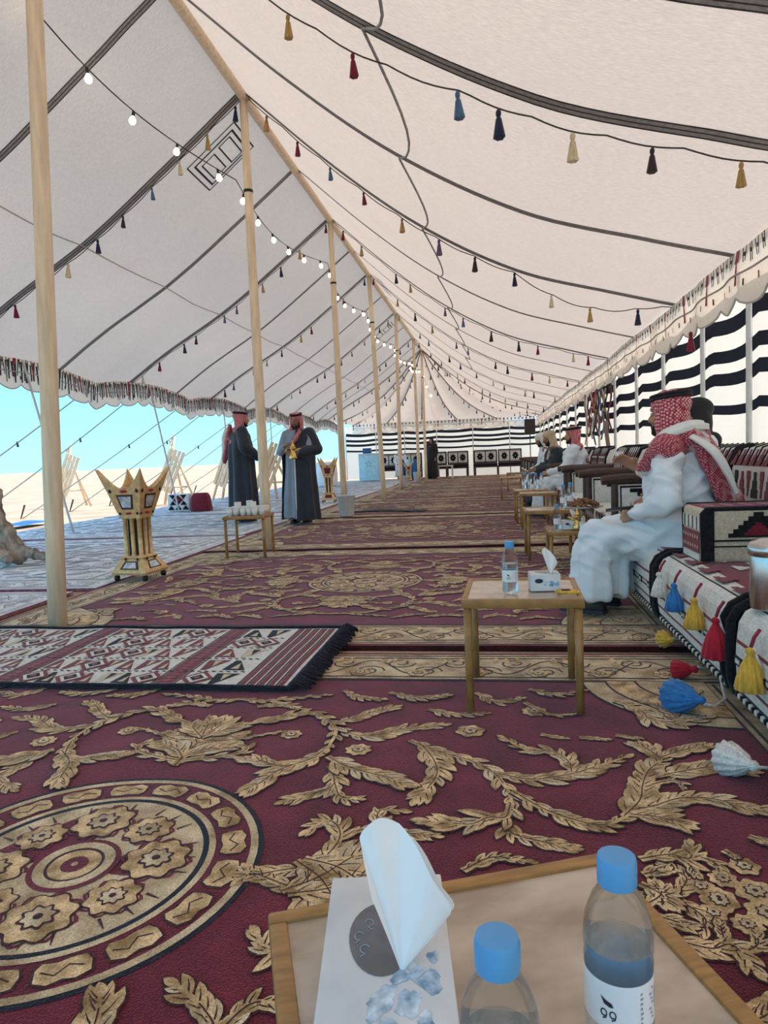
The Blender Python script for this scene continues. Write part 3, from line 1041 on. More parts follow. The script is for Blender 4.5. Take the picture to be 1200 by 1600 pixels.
for s in (1, -1):
    yc = s * (CHY - 0.24)
    scroll_row(lambda a, b, yc=yc: (-CHX + 0.1 + a, yc + b), 2 * CHX - 0.2, 0.20)
    for e in (0.06, 0.10, 0.385, 0.42):
        bs.strip([(-CHX + 0.05 + 0.05 * i, s * (CHY - e)) for i in range(int((2 * CHX - 0.1) / 0.05))], 0.006, 0.0030, 1)
    bs.strip([(-CHX + 0.05 + 0.05 * i, s * (CHY - BW)) for i in range(int((2 * CHX - 0.1) / 0.05))], 0.007, 0.0030, 3)
    xc = s * (CHX - 0.18)
    scroll_row(lambda a, b, xc=xc: (xc + b * 0.6, -CHY + 0.45 + a), 2 * CHY - 0.9, 0.16)
    for e in (0.06, 0.30, 0.33):
        bs.strip([(s * (CHX - e), -CHY + BW + 0.05 * i) for i in range(int((2 * CHY - 2 * BW) / 0.05) + 1)], 0.006, 0.0030, 1)
    for t in (1, -1):     # quarter rosettes in the corners
        cc = (s * (CHX - 0.33), t * (CHY - BW))
        for r, mi, h in ((0.50, 3, 0.0016), (0.488, 2, 0.0024), (0.40, 1, 0.0032), (0.39, 0, 0.0038), (0.28, 1, 0.0046), (0.27, 2, 0.0052)):
            a0 = math.atan2(-t, -s)
            bs.poly([cc] + [(cc[0] + r * math.cos(a0 - PI / 4 + PI / 2 * i / 16), cc[1] + r * math.sin(a0 - PI / 4 + PI / 2 * i / 16)) for i in range(17)], h, mi)
        bs.flower((cc[0] - s * 0.12, cc[1] - t * 0.12), 0.075, 0.0060, 7)
scroll_me = bs.mb.mesh('border_scroll', ['gold_pile', 'outline_pile', 'pale_pile', 'navy_pile'])

cb = MB()
nx, ny = 90, 76
cb.grid(lambda u, v: (-CHX + 2 * CHX * u, -CHY + 2 * CHY * v, wrinkle(-CHX + 2 * CHX * u, -CHY + 2 * CHY * v)), nx, ny)
rim = [(-CHX + 2 * CHX * i / 60, -CHY) for i in range(61)] + [(CHX, -CHY + 2 * CHY * i / 50) for i in range(1, 51)] + \
      [(CHX - 2 * CHX * i / 60, CHY) for i in range(1, 61)] + [(-CHX, CHY - 2 * CHY * i / 50) for i in range(1, 50)]
m_ = len(rim)
cb.add([(x, y, wrinkle(x, y)) for x, y in rim] + [(x, y, -0.022) for x, y in rim],
       [(i, (i + 1) % m_, (i + 1) % m_ + m_, i + m_) for i in range(m_)], 1)
carpet_me = cb.mesh('pile', ['maroon_pile', 'outline_pile'], True)

carpets = []
_near = ['under the marble-topped table at the bottom of the picture', 'under the second marble table, medallion in view',
         'where the seated man rests, third from the camera', 'fourth from the camera in the main row', 'fifth from the camera in the main row',
         'sixth from the camera in the main row', 'seventh from the camera in the main row', 'in front of the far benches']
for i in range(8):
    carpets.append((-1.08 + 0.03 * math.sin(i * 2.1), 1.53 + 3.93 * i, [0, -0.012, 0.014, -0.008, 0.012, 0, -0.01, 0][i], 'maroon carpet with golden scrolling leaves, ' + _near[i]))
_left = ['beside the near end of the kilim rug', 'under the big incense burner, on the open left side', 'left of the standing men, on the open side',
         'with the striped bag on it, on the open side', 'fifth along the open left side', 'sixth along the open left side', 'last along the open left side']
for i in range(7):
    carpets.append((-5.68 + 0.05 * math.sin(i * 1.7), 3.25 + 3.93 * i, [0.02, 0.015, -0.02, 0.01, -0.01, 0.015, 0][i], 'faded whitish-pink leaf-patterned carpet ' + _left[i]))
PALER = {'maroon_pile': 'paler_pile', 'gold_pile': 'paler_motif', 'pale_pile': 'paler_motif', 'outline_pile': 'paler_outline', 'navy_pile': 'paler_outline'}  # paler colour for each carpet material, used on the left row
def paler(me):
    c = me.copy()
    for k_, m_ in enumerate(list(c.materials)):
        c.materials[k_] = G(PALER[m_.name])
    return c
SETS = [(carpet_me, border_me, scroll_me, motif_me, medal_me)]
SETS.append(tuple(paler(m_) for m_ in SETS[0]))
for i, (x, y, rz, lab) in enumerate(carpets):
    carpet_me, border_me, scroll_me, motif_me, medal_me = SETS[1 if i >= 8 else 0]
    t = thing('carpet', lab, 'carpet', (x, y, -0.004 - 0.0016 * (i % 2) - 0.001 * (i // 8)), rz, 'leaf-patterned carpets on the tent floor')
    link('pile', carpet_me, t)
    link('border', border_me, t)
    o = link('border_scroll', scroll_me, t)
    o['kind'] = 'stuff'
    o = link('pile_motif', motif_me, t)
    o['kind'] = 'stuff'
    link('medallion', medal_me, t)

# ------------------------------------------------------------------ kilim rug on the left
def kilim():
    t = thing('kilim_rug', 'white, maroon and black kilim rug with black fringed end, lying at left', 'rug', (-0.90, 3.32, 0.016), -0.01)
    U, W = 3.3, 0.52
    def hz(u, v):
        return 0.004 + 0.006 * noise.noise(V((u * 3.1, v * 2.2, 2.2))) + 0.005 * max(0, noise.noise(V((u * 5.0 + v * 2, v * 1.2, 8.2))))
    b = MB()
    b.grid(lambda u, v: (-U * u, -W + 2 * W * v, hz(-U * u, -W + 2 * W * v)), 90, 30)
    b.build('weave', 'white_wool', t, smooth=True)
    p = MB()
    def pol(pts, mi, h=0.0016):
        vs = [(-u, v, hz(-u, v) + h) for u, v in pts]
        c = (sum(q[0] for q in pts) / len(pts), sum(q[1] for q in pts) / len(pts))
        n = len(vs)
        p.add(vs + [(-c[0], c[1], hz(-c[0], c[1]) + h)], [(i, n, (i + 1) % n) for i in range(n)], mi)
    def rect(u0, u1, v0, v1, mi, h=0.0016):
        n = max(1, int((v1 - v0) / 0.05))
        for i in range(n):
            a, c = v0 + (v1 - v0) * i / n, v0 + (v1 - v0) * (i + 1) / n
            pol([(u0, a), (u1, a), (u1, c), (u0, c)], mi, h)
    # end bands and cross bands (0 maroon, 1 black, 2 tan, 3 crimson)
    for k in range(5):
        rect(0.03 + 0.045 * k, 0.055 + 0.045 * k, -0.50, 0.50, 0)
        rect(0.058 + 0.045 * k, 0.066 + 0.045 * k, -0.50, 0.50, 1)
    for uc in (0.60, 1.42, 2.25, 3.05):
        rect(uc - 0.05, uc + 0.05, -0.50, 0.50, 0)
        rect(uc - 0.062, uc - 0.055, -0.50, 0.50, 1)
        rect(uc + 0.055, uc + 0.062, -0.50, 0.50, 1)
        for j in range(22):
            v = -0.48 + j * 0.044
            pol([(uc - 0.03, v), (uc, v + 0.018), (uc + 0.03, v), (uc, v - 0.018)], 3, 0.003)
    for v in (-0.30, -0.10, 0.10, 0.30):           # twisted black and white cords lengthwise
        u = 0.27
        while u < U - 0.05:
            pol([(u, v - 0.008), (u + 0.022, v - 0.002), (u + 0.03, v + 0.010), (u + 0.008, v + 0.004)], 1, 0.003)
            u += 0.036
    rnd = random.Random(5)
    segs = [(0.28, 0.53), (0.67, 1.35), (1.49, 2.18), (2.32, 2.98)]
    for a, c in segs:
        n = max(2, int((c - a) / 0.095))
        du = (c - a) / n
        for i in range(n):
            u = a + du * (i + 0.5)
            for r, v in enumerate((-0.40, -0.20, 0.0, 0.20, 0.40)):
                k = rnd.random()
                s = 1 if (i + r) % 2 else -1
                mi = 0 if k < 0.55 else (1 if k < 0.75 else 2)
                pol([(u - du * 0.46, v - s * 0.075), (u + du * 0.46, v - s * 0.075), (u + du * 0.1 + 0.03, v + s * 0.075), (u - du * 0.1 + 0.03, v + s * 0.075)], mi)
                pol([(u - du * 0.16, v - s * 0.06), (u + du * 0.16, v - s * 0.06), (u, v + s * 0.03)], 2 if mi != 2 else 1, 0.003)
                if k > 0.86:
                    for sc, m2, hh in ((0.10, 0, 0.0035), (0.07, 4, 0.0045), (0.045, 1, 0.0055), (0.02, 3, 0.0065)):
                        pol([(u - sc * 0.8, v), (u, v + sc), (u + sc * 0.8, v), (u, v - sc)], m2, hh)
    o = p.build('woven_pattern', ['maroon_wool', 'black_wool', 'cream_wool', 'red_wool', 'white_wool'], t)
    o['kind'] = 'stuff'
    for s in (-1, 1):
        e = MB()
        e.tube([(-U * i / 60, s * W + 0.008 * noise.noise(V((i * 0.3, s, 0))), hz(-U * i / 60, s * W) + 0.004) for i in range(61)], 0.011, 6)
        e.build('edge_cord', 'navy_pile', t, smooth=True)
    f = MB()
    for i in range(70):
        v = -W + 2 * W * i / 69
        l = 0.085 + 0.03 * rnd.random()
        f.tube([(0, v, 0.010), (0.035, v + 0.01 * rnd.uniform(-1, 1), 0.026), (l, v + 0.02 * rnd.uniform(-1, 1), 0.004)], [0.010, 0.011, 0.006], 5)
    o = f.build('fringe', 'navy_pile', t, smooth=True)
    o['kind'] = 'stuff'
kilim()
# ------------------------------------------------------------------ woven motifs on planes
def steps_tri(w, h, n=4):
    """stepped triangle, base at y=0, apex up"""
    L, Rr = [], []
    for i in range(n):
        a = w / 2 * (1 - i / n)
        L.append((-a, h * i / n)); L.append((-a, h * (i + 1) / n - 0.0001))
        Rr.append((a, h * i / n)); Rr.append((a, h * (i + 1) / n - 0.0001))
    return Rr + L[::-1]
def diamond(w, h):
    return [(w / 2, 0), (0, h / 2), (-w / 2, 0), (0, -h / 2)]
def mv(poly, x, y, fy=1):
    p = [(a + x, b * fy + y) for a, b in poly]
    return p if fy > 0 else p[::-1]
def rect(x0, x1, y0, y1):
    return [(x0, y0), (x1, y0), (x1, y1), (x0, y1)]

# materials order used by every woven motif: 0 black, 1 maroon, 2 red, 3 cream, 4 white
WM = ['black_wool', 'maroon_wool', 'red_wool', 'cream_wool', 'white_wool']

def kilim_panel(mb, o, u, v, w, h, seed=0, dense=1.0):
    """triangles, bands and diamonds of a woven cushion face w x h"""
    rnd = random.Random(seed)
    t = 0.0022
    n = max(1, round(w / (0.30 / dense)))
    dw = w / n
    for i in range(n):
        x = dw * (i + 0.5)
        mb.prism(rect(dw * i + 0.006, dw * i + 0.016, 0.01, h - 0.01), o, u, v, t, 0)
        mb.prism(mv(steps_tri(dw * 0.74, h * 0.34), x, h * 0.06), o, u, v, t, rnd.choice((0, 1, 1)))
        mb.prism(mv(steps_tri(dw * 0.74, h * 0.34), x, h * 0.94, -1), o, u, v, t, rnd.choice((0, 0, 1)))
        mb.prism(mv(diamond(dw * 0.34, h * 0.30), x, h * 0.5), o, u, v, t, 1)
        mb.prism(mv(diamond(dw * 0.18, h * 0.15), x, h * 0.5), o, u, v, t * 1.8, rnd.choice((3, 4)))
    for y in (0.02, 0.98):
        mb.prism(rect(0.005, w - 0.005, h * y - 0.008, h * y + 0.008), o, u, v, t, 2 if seed % 2 else 0)

def stuff(o):
    o['kind'] = 'stuff'
    return o

# ------------------------------------------------------------------ big wool tassels of the low sofas
def tassel_mesh(name, mat_, r=0.045, h=0.13, n=48, seed=0):
    mb = MB()
    mb.lathe([(0.004, 0.0), (0.012, -0.004), (0.016, -0.014), (0.010, -0.024), (0.016, -0.034), (r * 0.62, -h * 0.45), (r * 0.86, -h * 0.72),
              (r, -h * 0.97), (r * 0.9, -h), (r * 0.4, -h * 0.97)], n=n, flute=0.075, nf=n // 4)
    return mb.mesh(name, [mat_], True)

# ------------------------------------------------------------------ low mattress sofas along the right wall, near the camera
def low_sofa(y0, y1, label, arm=None, tassels=(), floor_tassels=(), seed=1):
    X0, X1, Z0, Z1 = 0.83, 1.62, 0.06, 0.42
    t = thing('low_sofa', label, 'sofa', (X0, y0, 0.014), 0, 'low woven sofas by the right wall')
    L = y1 - y0
    b = MB()
    b.box((0.42, L / 2, 0.05), (0.66, L - 0.10, 0.10))
    b.build('plinth', 'dark_wood', t)
    # mattress: cross section in x,z swept along y, soft rounded front edge
    sec = [(0.0, 0.10, 0), (-0.012, 0.13, 4), (-0.018, 0.165, 1), (-0.02, 0.178, 4), (-0.022, 0.222, 0), (-0.022, 0.232, 4), (-0.022, 0.246, 1), (-0.022, 0.254, 4),
           (-0.02, 0.298, 1), (-0.018, 0.310, 4), (-0.012, 0.37, 4), (0.008, 0.405, 4), (0.035, 0.42, 0), (0.042, 0.423, 4), (0.11, 0.428, 1), (0.20, 0.43, 1),
           (0.30, 0.43, 4), (0.33, 0.43, 1), (0.46, 0.43, 3), (0.50, 0.43, 1), (0.60, 0.43, 4), (0.79, 0.425, 4)]
    m = MB()
    ny = 24
    vs = []
    for i in range(ny + 1):
        y = L * i / ny
        e = max(0.0, 1 - min(y, L - y) / 0.03)
        for (x, z, _m) in sec:
            vs.append((x + 0.02 * e * (1 if x < 0.1 else 0), y, z - 0.02 * e * (z > 0.35) + 0.004 * noise.noise(V((x * 5, y * 4 + y0, z * 5)))))
    w = len(sec)
    fs, ms = [], []
    for i in range(ny):
        for j in range(w - 1):
            fs.append((i * w + j, (i + 1) * w + j, (i + 1) * w + j + 1, i * w + j + 1))
            ms.append(sec[j][2])
    m.add(vs, fs)
    m.m[:] = ms
    for i in (0, ny):
        m.add([vs[i * w + j] for j in range(w)] + [(0.79, L * i / ny, 0.10)], [tuple(range(w + 1)) if i else tuple(reversed(range(w + 1)))], 0)
    mo_ = m.build('mattress', WM, t, smooth=False)
    for yy in (0.012, L - 0.012):
        q = MB()
        q.tube([(0.78, yy, 0.432), (0.30, yy, 0.437), (0.05, yy, 0.430), (0.0, yy, 0.40), (-0.022, yy, 0.36), (-0.026, yy, 0.26), (-0.022, yy, 0.16), (-0.002, yy, 0.10)], 0.017, 8)
        q.build('piping', 'black_wool', mo_, smooth=True)
    q = MB()
    k = 0
    y = 0.03
    while y < L - 0.03:
        q.bbox((-0.012, y, 0.108), (0.016, 0.020, 0.020), 0.006, k % 2)
        y += 0.026
        k += 1
    stuff(q.build('bead_trim', ['white_wool', 'black_wool'], mo_))
    q = MB()
    rnd = random.Random(seed)
    n = max(2, int(L / 0.19))
    for i in range(n):
        yc = L * (i + 0.5) / n
        q.prism(mv(steps_tri(0.12, 0.075, 3), 0, 0), (0.05, yc, 0.433), (0, 1, 0), (1, 0, 0), -0.003, 1)
        q.prism(mv(steps_tri(0.10, 0.06, 3), 0, 0), (0.20, yc + 0.04, 0.434), (0, 1, 0), (1, 0, 0), -0.003, 4)
        q.prism(rect(-0.035, 0.035, -0.016, 0.016), (-0.023, yc, 0.238), (0, -1, 0), (0, 0, 1), 0.004, 0)
        q.prism(rect(-0.018, 0.018, -0.007, 0.007), (-0.025, yc, 0.238), (0, -1, 0), (0, 0, 1), 0.005, 4)
        q.prism(mv(diamond(0.12, 0.10), 0, 0), (0.40, yc, 0.434), (0, 1, 0), (1, 0, 0), -0.003, rnd.choice((0, 1)))
    stuff(q.build('woven_motif', WM, mo_))
    # back cushion
    bc = MB()
    c0 = V((0.72, L / 2, 0.70))
    nseg = 2
    for s in range(nseg):
        yc = L * (s + 0.5) / nseg
        ln = L / nseg - 0.03
        rings = []
        for k in range(9):
            f = k / 8
            yy = yc - ln / 2 + ln * f
            sc = 1 - 0.10 * (2 * f - 1) ** 6
            ring = []
            for (a, b_) in ((-0.10, -0.25), (-0.125, -0.05), (-0.11, 0.14), (-0.06, 0.245), (0.02, 0.27), (0.08, 0.20), (0.11, 0.0), (0.10, -0.25)):
                ring.append(V((0.72 + a * sc, yy, 0.70 + b_ * sc)))
            rings.append(ring)
        cm = MB()
        cm.loft(rings)
        cu = cm.build('back_cushion', 'white_wool', t, angle=40)
        km = MB()
        cols = 8
        for i in range(cols):
            ya = yc - ln / 2 + ln * i / cols
            wv = ln / cols
            for (zz0, zz1, xa, xb, mi) in ((0.47, 0.64, -0.106, -0.126, 1), (0.66, 0.82, -0.127, -0.116, 0)):
                P0, P1 = V((0.72 + xa, ya + 0.005, zz0)), V((0.72 + xb, ya + 0.005, zz1))
                up = (P1 - P0)
                km.prism(mv(steps_tri(wv * 0.9, 0.9, 3), wv * 0.5, 0.05) if i % 2 else mv(steps_tri(wv * 0.5, 0.9, 3), wv * 0.5, 0.98, -1),
                         P0 + V((-0.002, 0, 0)), (0, 1, 0), up, 0.003, 1 if (i + seed) % 3 else mi)
            km.tube([(0.72 - 0.112, ya, 0.845), (0.72 - 0.062, ya, 0.948), (0.72 + 0.02, ya, 0.972)], 0.005, 4, 0)
            km.prism(mv(steps_tri(wv * 0.7, 0.9, 3), wv * 0.5, 0.0), V((0.72 - 0.112, ya, 0.846)), (0, 1, 0), V((0.05, 0, 0.10)), 0.003, 1)
        stuff(km.build('woven_motif', WM, cu))
        for yy in (yc - ln / 2 + 0.005, yc + ln / 2 - 0.005):
            pm_ = MB()
            pm_.tube([(0.72 + a * 0.93, yy, 0.70 + b_ * 0.93) for a, b_ in ((-0.10, -0.25), (-0.13, -0.05), (-0.115, 0.14), (-0.065, 0.25), (0.02, 0.28), (0.08, 0.21))], 0.016, 7)
            pm_.build('piping', 'black_wool', cu, smooth=True)
    if arm:
        ya, yb = arm
        cm = MB()
        cm.bbox((0.43, (ya + yb) / 2 - y0, 0.555), (0.64, yb - ya, 0.255), 0.022, 0, seg=3)
        ac = cm.build('arm_cushion', 'cream_wool', t, angle=50)
        km = MB()
        fx0, fz0 = 0.115, 0.437
        yf = ya - y0 - 0.0015
        km.prism(rect(0, 0.05, 0, 0.235), (fx0, yf, fz0), (1, 0, 0), (0, 0, 1), 0.003, 0)
        km.prism(mv(steps_tri(0.26, 0.115, 6), 0.24, 0.11), (fx0, yf, fz0), (1, 0, 0), (0, 0, 1), 0.0030, 0)
        km.prism(mv(steps_tri(0.12, 0.06, 4), 0.24, 0.118), (fx0, yf, fz0), (1, 0, 0), (0, 0, 1), 0.0045, 1)
        km.prism(rect(0.05, 0.62, 0.092, 0.100), (fx0, yf, fz0), (1, 0, 0), (0, 0, 1), 0.003, 0)
        km.prism(rect(0.05, 0.62, 0.066, 0.072), (fx0, yf, fz0), (1, 0, 0), (0, 0, 1), 0.003, 0)
        km.prism(mv(steps_tri(0.2, 0.10, 5), 0.45, 0.0), (fx0, yf, fz0), (1, 0, 0), (0, 0, 1), 0.003, 1)
        # left face: maroon diamonds, white band over them
        Ld = yb - ya - 0.05
        xs = 0.1085
        o_ = V((xs, yb - y0 - 0.025, fz0))
        km.prism(rect(0, Ld, 0.035, 0.135), o_, (0, -1, 0), (0, 0, 1), 0.003, 1)
        for i in range(7):
            for j in range(2):
                km.prism(mv(diamond(0.034, 0.04), Ld * (i + 0.5) / 7, 0.062 + 0.046 * j), o_, (0, -1, 0), (0, 0, 1), 0.0045, 2)
                km.prism(mv(diamond(0.016, 0.02), Ld * (i + 0.5) / 7, 0.062 + 0.046 * j), o_, (0, -1, 0), (0, 0, 1), 0.006, 3)
        km.prism(rect(0, Ld, 0.145, 0.205), o_, (0, -1, 0), (0, 0, 1), 0.003, 4)
        km.prism(rect(0, Ld, 0.0, 0.03), o_, (0, -1, 0), (0, 0, 1), 0.003, 4)
        for i in range(4):
            km.prism(rect(Ld * (i + 0.4) / 4, Ld * (i + 0.6) / 4, 0.145, 0.205), o_, (0, -1, 0), (0, 0, 1), 0.005, (0, 1)[i % 2])
        # top: maroon with red diamonds
        km.prism(rect(0.0, 0.60, 0, yb - ya - 0.05), (0.13, ya - y0 + 0.025, 0.6815), (1, 0, 0), (0, 1, 0), 0.003, 1)
        for i in range(7):
            km.prism(mv(diamond(0.06, 0.2), 0.05 + i * 0.085, (yb - ya) / 2 - 0.03), (0.13, ya - y0 + 0.025, 0.6825), (1, 0, 0), (0, 1, 0), 0.004, 2)
        stuff(km.build('woven_motif', WM, ac))
        for yy in (ya - y0 + 0.006, yb - y0 - 0.006):
            pm_ = MB()
            pm_.tube([(0.118, yy, 0.44), (0.114, yy, 0.66), (0.13, yy, 0.679), (0.74, yy, 0.679)], 0.011, 7)
            pm_.build('piping', 'black_wool', ac, smooth=True)
    for (y, mname, zt, sc) in tassels:
        tm = link('tassel', tassel_mesh('tassel', mname, 0.042 * sc, 0.125 * sc), t, (-0.055, y - y0, zt))
        tm['label'] = mname.split('_')[0] + ' wool tassel'
        c = MB()
        c.tube([(0.0, 0.0, 0.0), (0.012, 0.006, 0.03), (0.03, 0.008, 0.055)], 0.006, 6)
        c.tube([(0.006, -0.006, 0.0), (0.03, -0.01, -0.08), (0.03, 0.0, -0.15)], 0.005, 6, 1)
        c.build('braid', ['red_wool', 'white_wool'], tm, smooth=True)
    for (x, y, mname, rot, sc) in floor_tassels:
        tm = link('tassel', tassel_mesh('tassel', mname, 0.052 * sc, 0.13 * sc), t, (x - X0, y - y0, 0.055 * sc))
        tm.rotation_euler = (math.radians(78), 0, rot)
        tm['label'] = mname.split('_')[0] + ' wool tassel lying on the carpet'
        c = MB()
        c.tube([(x - X0, y - y0, 0.055), (x - X0 + 0.05, y - y0 + 0.05, 0.03), (x - X0 + 0.10, y - y0 + 0.10, 0.04), (-0.01, y - y0 + 0.16, 0.11)], 0.005, 6)
        c.build('braid', ['white_wool'], t, smooth=True)
    return t

low_sofa(1.0, 2.56, 'low white-striped sofa nearest the camera, holding the steel flask', None,
         [(2.26, 'yellow_wool', 0.345, 1.1), (1.8, 'blue_wool', 0.345, 1.0)], [(0.72, 2.05, 'white_wool', 0.4, 1.0)], 1)
low_sofa(2.60, 3.70, 'low striped sofa with the box-shaped arm cushion, beside the seated man', (3.36, 3.68),
         [(3.46, 'white_wool', 0.375, 0.95), (3.18, 'blue_wool', 0.375, 1.0), (2.87, 'yellow_wool', 0.375, 1.0), (2.60, 'crimson_wool', 0.36, 1.2)],
         [(0.83, 3.44, 'yellow_wool', 0.2, 0.85), (0.82, 2.99, 'crimson_wool', 0.9, 0.8), (0.72, 2.55, 'blue_wool', 0.5, 1.25)], 2)
low_sofa(3.74, 5.40, 'low woven sofa on which the man in white sits', None, [], [], 3)

# ------------------------------------------------------------------ wooden-armed sofas farther along the wall
def wooden_sofa(length=1.80, seed=1):
    t = thing('wooden_sofa', '', 'sofa')
    L = length
    def part(name, fn, m='dark_wood', angle=35, parent=None):
        b = MB()
        fn(b)
        return b.build(name, m, parent or t, angle=angle)
    part('seat_frame', lambda b: b.bbox((0.36, L / 2, 0.26), (0.72, L - 0.10, 0.07), 0.012))
    part('back_frame', lambda b: b.bbox((0.74, L / 2, 0.55), (0.05, L - 0.10, 0.62), 0.012))
    for x in (0.03, 0.72):
        for y in (0.05, L - 0.05):
            part('leg', lambda b: b.tube([(x, y, 0.0), (x, y, 0.20), (x, y, 0.70)], [0.026, 0.032, 0.028], 8))
    for y in (0.05, L - 0.05):
        a = part('arm', lambda b: b.tube([(-0.07, y, 0.725), (0.1, y, 0.735), (0.4, y, 0.735), (0.74, y, 0.73)], [0.036, 0.042, 0.042, 0.04], 10))
        sp = part('side_panel', lambda b: b.bbox((0.36, y, 0.50), (0.62, 0.045, 0.38), 0.015), 'white_wool')
        km = MB()
        for sg in (-1, 1):
            o_ = (0.06, y + sg * 0.0225, 0.32) if sg < 0 else (0.66, y + 0.0225, 0.32)
            kilim_panel(km, o_, (1, 0, 0) if sg < 0 else (-1, 0, 0), (0, 0, 1), 0.60, 0.36, seed + sg, 0.6)
        km.prism(rect(-0.02, 0.02, -0.17, 0.17), (0.047, y, 0.50), (0, -1, 0), (0, 0, 1), 0.004, 4)
        stuff(km.build('woven_motif', WM, sp))
    n = 2
    for s in range(n):
        yc = 0.1 + (L - 0.2) * (s + 0.5) / n
        ln = (L - 0.2) / n - 0.02
        sc = part('seat_cushion', lambda b: b.bbox((0.33, yc, 0.37), (0.70, ln, 0.16), 0.04, seg=3), 'white_wool', 50)
        km = MB()
        kilim_panel(km, (0.02, yc - ln / 2 + 0.04, 0.451), (0, 1, 0), (-1, 0, 0), 0.01, 0.01, seed)
        kilim_panel(km, (-0.0215, yc + ln / 2 - 0.04, 0.31), (0, -1, 0), (0, 0, 1), ln - 0.08, 0.12, seed + s, 2.0)
        stuff(km.build('woven_motif', WM, sc))
        b = MB()
        rings = []
        for k in range(9):
            f = k / 8
            yy = yc - ln / 2 + ln * f
            q = 1 - 0.12 * (2 * f - 1) ** 6
            rings.append([V((0.64 + a * q, yy, 0.71 + c * q)) for a, c in ((-0.09, -0.26), (-0.12, -0.05), (-0.10, 0.15), (-0.05, 0.26), (0.03, 0.285), (0.09, 0.2), (0.09, -0.26))])
        b.loft(rings)
        bc = b.build('back_cushion', 'white_wool', t, angle=40)
        km = MB()
        cols = 6
        for i in range(cols):
            ya = yc - ln / 2 + ln * i / cols
            wv = ln / cols
            km.prism(mv(steps_tri(wv * 0.85, 0.9, 3), wv * 0.5, 0.03), V((0.64 - 0.094, ya, 0.47)), (0, 1, 0), V((-0.025, 0, 0.18)), 0.003, i % 2)
            km.prism(mv(steps_tri(wv * 0.85, 0.9, 3), wv * 0.5, 0.98, -1), V((0.64 - 0.122, ya, 0.67)), (0, 1, 0), V((0.02, 0, 0.18)), 0.003, (i + 1) % 2)
            km.prism(mv(steps_tri(wv * 0.6, 0.9, 3), wv * 0.5, 0.0), V((0.64 - 0.10, ya, 0.865)), (0, 1, 0), V((0.05, 0, 0.10)), 0.003, 1)
            km.tube([(0.64 - 0.102, ya, 0.862), (0.64 - 0.052, ya, 0.970), (0.64 + 0.03, ya, 0.997)], 0.006, 4, 0)
        stuff(km.build('woven_motif', WM, bc))
        for yy in (yc - ln / 2 + 0.004, yc + ln / 2 - 0.004):
            pm_ = MB()
            pm_.tube([(0.64 + a * 0.9, yy, 0.71 + c * 0.9) for a, c in ((-0.09, -0.26), (-0.125, -0.05), (-0.105, 0.15), (-0.05, 0.27), (0.03, 0.295))], 0.014, 6)
            pm_.build('piping', 'black_wool', bc, smooth=True)
    return t
ws = wooden_sofa(1.55)
_wlab = ['dark wooden sofa with woven cushions just past the seated man', 'dark wooden sofa in front of the hanging woven bags',
         'dark wooden sofa where the man in the red headcloth sits, far right', 'dark wooden sofa fourth beyond the man in white',
         'dark wooden sofa under the man with the white turban', 'dark wooden sofa sixth beyond the man in white', 'dark wooden sofa seventh beyond the man in white',
         'dark wooden sofa eighth beyond the man in white', 'dark wooden sofa ninth beyond the man in white', 'dark wooden sofa farthest along the right wall']
for i in range(10):
    o = ws if i == 0 else copy_tree(ws)
    o.location = (0.90, 5.55 + 1.72 * i + (0.25 if i > 1 else 0), 0.014)
    tag(o, _wlab[i], 'sofa', 'dark wooden sofas along the right wall')

# ------------------------------------------------------------------ benches along the end wall
def back_bench(x0, L, label, seed):
    t = thing('bench', label, 'bench', (x0, YB - 0.95, 0.014), 0, 'benches along the end wall')
    b = MB()
    b.box((L / 2, 0.42, 0.36), (L, 0.62, 0.06))
    b.build('seat_frame', 'dark_wood', t)
    for x in (0.06, L / 2, L - 0.06):
        for y in (0.16, 0.68):
            b = MB()
            b.bbox((x, y, 0.165), (0.09, 0.08, 0.33), 0.01)
            b.build('leg', 'dark_wood', t)
    n = 2
    for i in range(n):
        xc = L * (i + 0.5) / n
        b = MB()
        b.bbox((xc, 0.40, 0.455), (L / n - 0.02, 0.62, 0.12), 0.03)
        b.build('seat_cushion', 'black_wool', t, angle=50)
        b = MB()
        b.bbox((xc, 0.66, 0.80), (L / n - 0.03, 0.16, 0.58), 0.04, seg=3)
        bc = b.build('back_cushion', 'black_wool', t, angle=50)
        k = MB()
        w = (L / n - 0.10) / 2
        for j in range(2):
            o_ = (xc - (L / n) / 2 + 0.05 + w * j + 0.02, 0.578, 0.56)
            k.prism(rect(0, w - 0.04, 0, 0.48), o_, (1, 0, 0), (0, 0, 1), 0.003, 4)
            cx = (w - 0.04) / 2
            for q in range(8):
                a = q * PI / 4
                d = V((math.cos(a), math.sin(a)))
                nrm = V((-d.y, d.x))
                pts = [d * 0.02 + nrm * 0.02, d * 0.11 + nrm * 0.05, d * 0.19, d * 0.11 - nrm * 0.05, d * 0.02 - nrm * 0.02]
                k.prism([(cx + p.x * 0.8, 0.24 + p.y) for p in pts][::-1], o_, (1, 0, 0), (0, 0, 1), 0.006, 0)
            for yy in (0.03, 0.45):
                k.prism(rect(0.01, w - 0.05, yy - 0.012, yy + 0.012), o_, (1, 0, 0), (0, 0, 1), 0.006, 1)
        stuff(k.build('woven_motif', WM, bc))
    return t
back_bench(-0.85, 2.1, 'dark bench with star-patterned cushions at the right of the end wall', 1)
back_bench(-2.95, 1.9, 'dark bench with star-patterned cushions behind the white-framed table', 2)
back_bench(-5.1, 2.0, 'dark bench with star-patterned cushions at the left of the end wall', 3)

